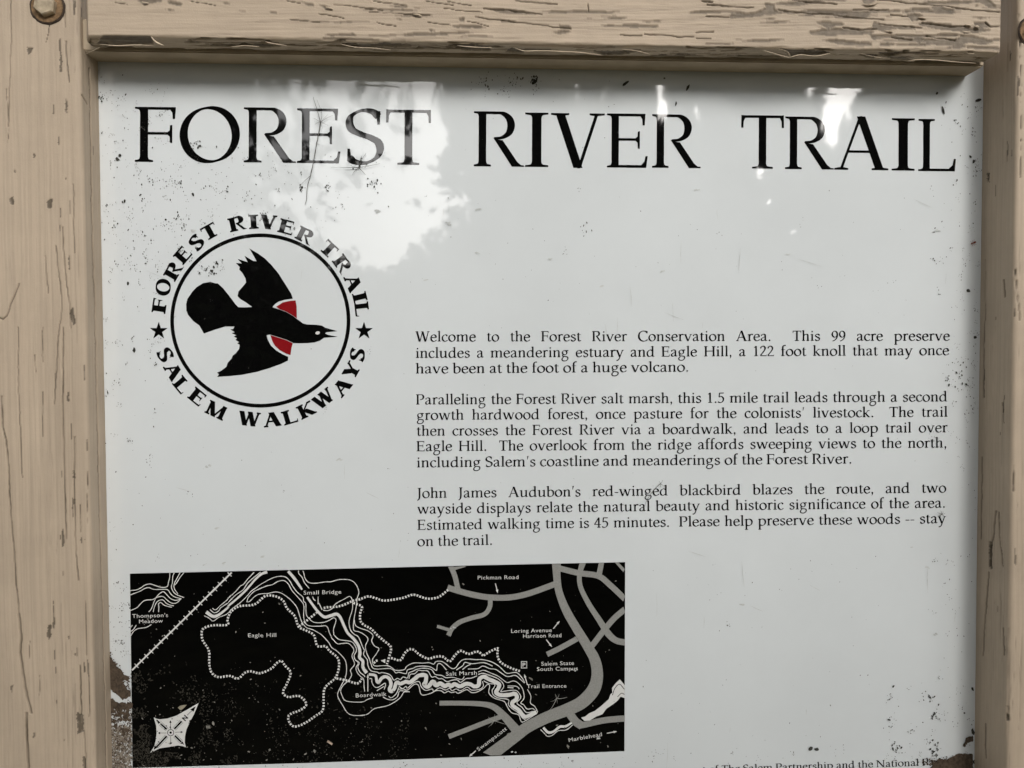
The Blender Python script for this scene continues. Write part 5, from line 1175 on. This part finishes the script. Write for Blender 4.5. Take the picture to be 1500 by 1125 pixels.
tuft([(W5([(835, 225), (750, 300), (660, 400), (610, 480), (560, 580), (515, 745)]), 0.9), (W5([(835, 225), (830, 300)]), 0.6), (W5([(835, 225), (930, 295)]), 0.6), (W5([(835, 225), (880, 160)]), 0.6), (W5([(835, 225), (810, 180)]), 0.6)], M_WISP, 'thin grey seed tuft over the hyphenated word red-winged in the last paragraph')
X3 = lambda p: T(1340, 500, 3.75, p)
tuft([(X3([(140, 948), (118, 938)]), 0.8), (X3([(140, 948), (162, 942)]), 0.8), (X3([(140, 948), (136, 928)]), 0.8), (X3([(140, 948), (158, 962)]), 0.8), (X3([(140, 948), (125, 960)]), 0.8), (X3([(140, 948), (150, 930)]), 0.7)], M_WISP, 'tiny dark star-shaped seed tuft above the word stay at the end of the last paragraph')
tuft([(H_([(478, 362), (440, 430), (400, 490), (300, 600)]), 0.9), (H_([(478, 362), (530, 358), (610, 348)]), 1.0), (H_([(478, 362), (460, 310)]), 0.8), (H_([(478, 362), (510, 310)]), 0.7), (H_([(478, 362), (400, 405)]), 0.6), (H_([(478, 362), (485, 430)]), 0.5)], M_WISPL, 'pale star-shaped seed tuft beside the wide grey road under Trail Entrance on the map')
tuft([(F_([(430, 1000), (500, 1015), (570, 1045)]), 0.9), (F_([(430, 1000), (360, 955)]), 0.7), (F_([(430, 1000), (440, 925)]), 0.6), (F_([(430, 1000), (390, 1060)]), 0.6), (F_([(430, 1000), (360, 1080)]), 0.5)], M_WISPL, 'pale broken seed tuft where two grey roads fork at the bottom of the map')

# ---- a dead insect, a seed husk, a splinter, a straw
M_ANT = matte('red_insect', (0.16, 0.035, 0.02), var=0.3, scale=500)
def insect(cx, cy, ang, label):
    c = pt(cx, cy, 0.0022); V, fs = [], []
    ca, sa = math.cos(ang), math.sin(ang)
    def ell(ox, rx, rz, ry):
        o = len(V); nu, nv_ = 8, 5
        for j in range(nv_+1):
            th = math.pi*j/nv_
            for i in range(nu):
                ph = 2*math.pi*i/nu; x = ox-rx*math.cos(th); r = math.sin(th)
                u, w_ = x, rz*r*math.cos(ph); V.append((u*ca-w_*sa, ry*r*math.sin(ph), u*sa+w_*ca))
        for j in range(nv_):
            for i in range(nu): fs.append((o+j*nu+i, o+j*nu+(i+1) % nu, o+(j+1)*nu+(i+1) % nu, o+(j+1)*nu+i))
    k = 0.00065
    ell(-2.6*k, 1.5*k, 1.2*k, 1.1*k); ell(0, 1.5*k, 1.0*k, 1.0*k); ell(3.2*k, 2.2*k, 1.7*k, 1.5*k)
    for s in (-1, 1):
        for x0, x1 in ((-1.0, -3.6), (0, 0.6), (1.0, 4.2)):
            for (a, b), (a2, b2) in (((x0*k, s*0.8*k), ((x0+x1)/2*k, s*3.0*k)), (((x0+x1)/2*k, s*3.0*k), (x1*k, s*4.6*k))):
                o = len(V); d = 0.22*k
                for u, w_ in ((a, b), (a2, b2)):
                    for du, dy in ((-d, 0), (0, d), (d, 0), (0, -d)): uu = u+du; V.append((uu*ca-w_*sa, dy, uu*sa+w_*ca))
                for i in range(4): fs.append((o+i, o+(i+1) % 4, o+4+(i+1) % 4, o+4+i))
    ob = mesh_obj('insect', V, fs, M_ANT, smooth=True, label=label, cat='insect'); ob.location = c
insect(1425.5, 356, 0.4, 'tiny reddish dead insect near the right edge of the white panel')

def solid(name, outline, depth, th, m, label, cat):
    P = plane(outline, depth); c = P.mean(0); n = len(P); V = []
    for q in P: V.append(q-c)
    for q in P: V.append((q-c)*0.9+np.array([0, -th, 0]))
    fs = [tuple(range(n))[::-1], tuple(range(n, 2*n))]+[(i, (i+1) % n, n+(i+1) % n, n+i) for i in range(n)]
    o = mesh_obj(name, V, fs, m, label=label, cat=cat); o.location = c
M_HUSK = matte('dry_husk', (0.30, 0.27, 0.20), var=0.35, scale=500); M_SPL = matte('pale_splinter', (0.46, 0.36, 0.28), var=0.2, scale=400)
solid('seed_husk', G_([(635, 330), (660, 305), (700, 295), (755, 290), (720, 330), (690, 355), (665, 362)]), 0.0008, 0.0006, M_HUSK, 'small olive tan seed husk just above the white compass on the map', 'seed husk')
solid('wood_splinter', T(300, 880, 4.593, [(828, 938), (862, 960), (855, 972), (822, 950)]), 0.0008, 0.0005, M_SPL, 'short pinkish wood splinter on the black map, below the loop of the dashed footpath', 'splinter')
def straw(p, q, depth, label):
    a, b = pt(*p, depth), pt(*q, depth); V, fs = [], []; r = 0.00028
    m = (a+b)/2+np.array([0.0008, -0.001, 0.0002])
    for i, u in enumerate(np.linspace(0, 1, 7)):
        c = a*(1-u)**2+2*m*u*(1-u)+b*u*u
        for k in range(5): V.append(c+np.array([r*math.cos(k*1.2566), r*math.sin(k*1.2566), 0.4*r*math.cos(k*1.2566)])-a)
    for i in range(6):
        for k in range(5): fs.append((i*5+k, i*5+(k+1) % 5, i*5+5+(k+1) % 5, i*5+5+k))
    o = mesh_obj('dry_straw', V, fs, M_HUSK, smooth=True, label=label, cat='straw'); o.location = a
straw(r5([(628, 440)])[0], r5([(722, 350)])[0], 0.0572, 'thin pale dry straw stuck slantwise on the peeling right part of the top rail')
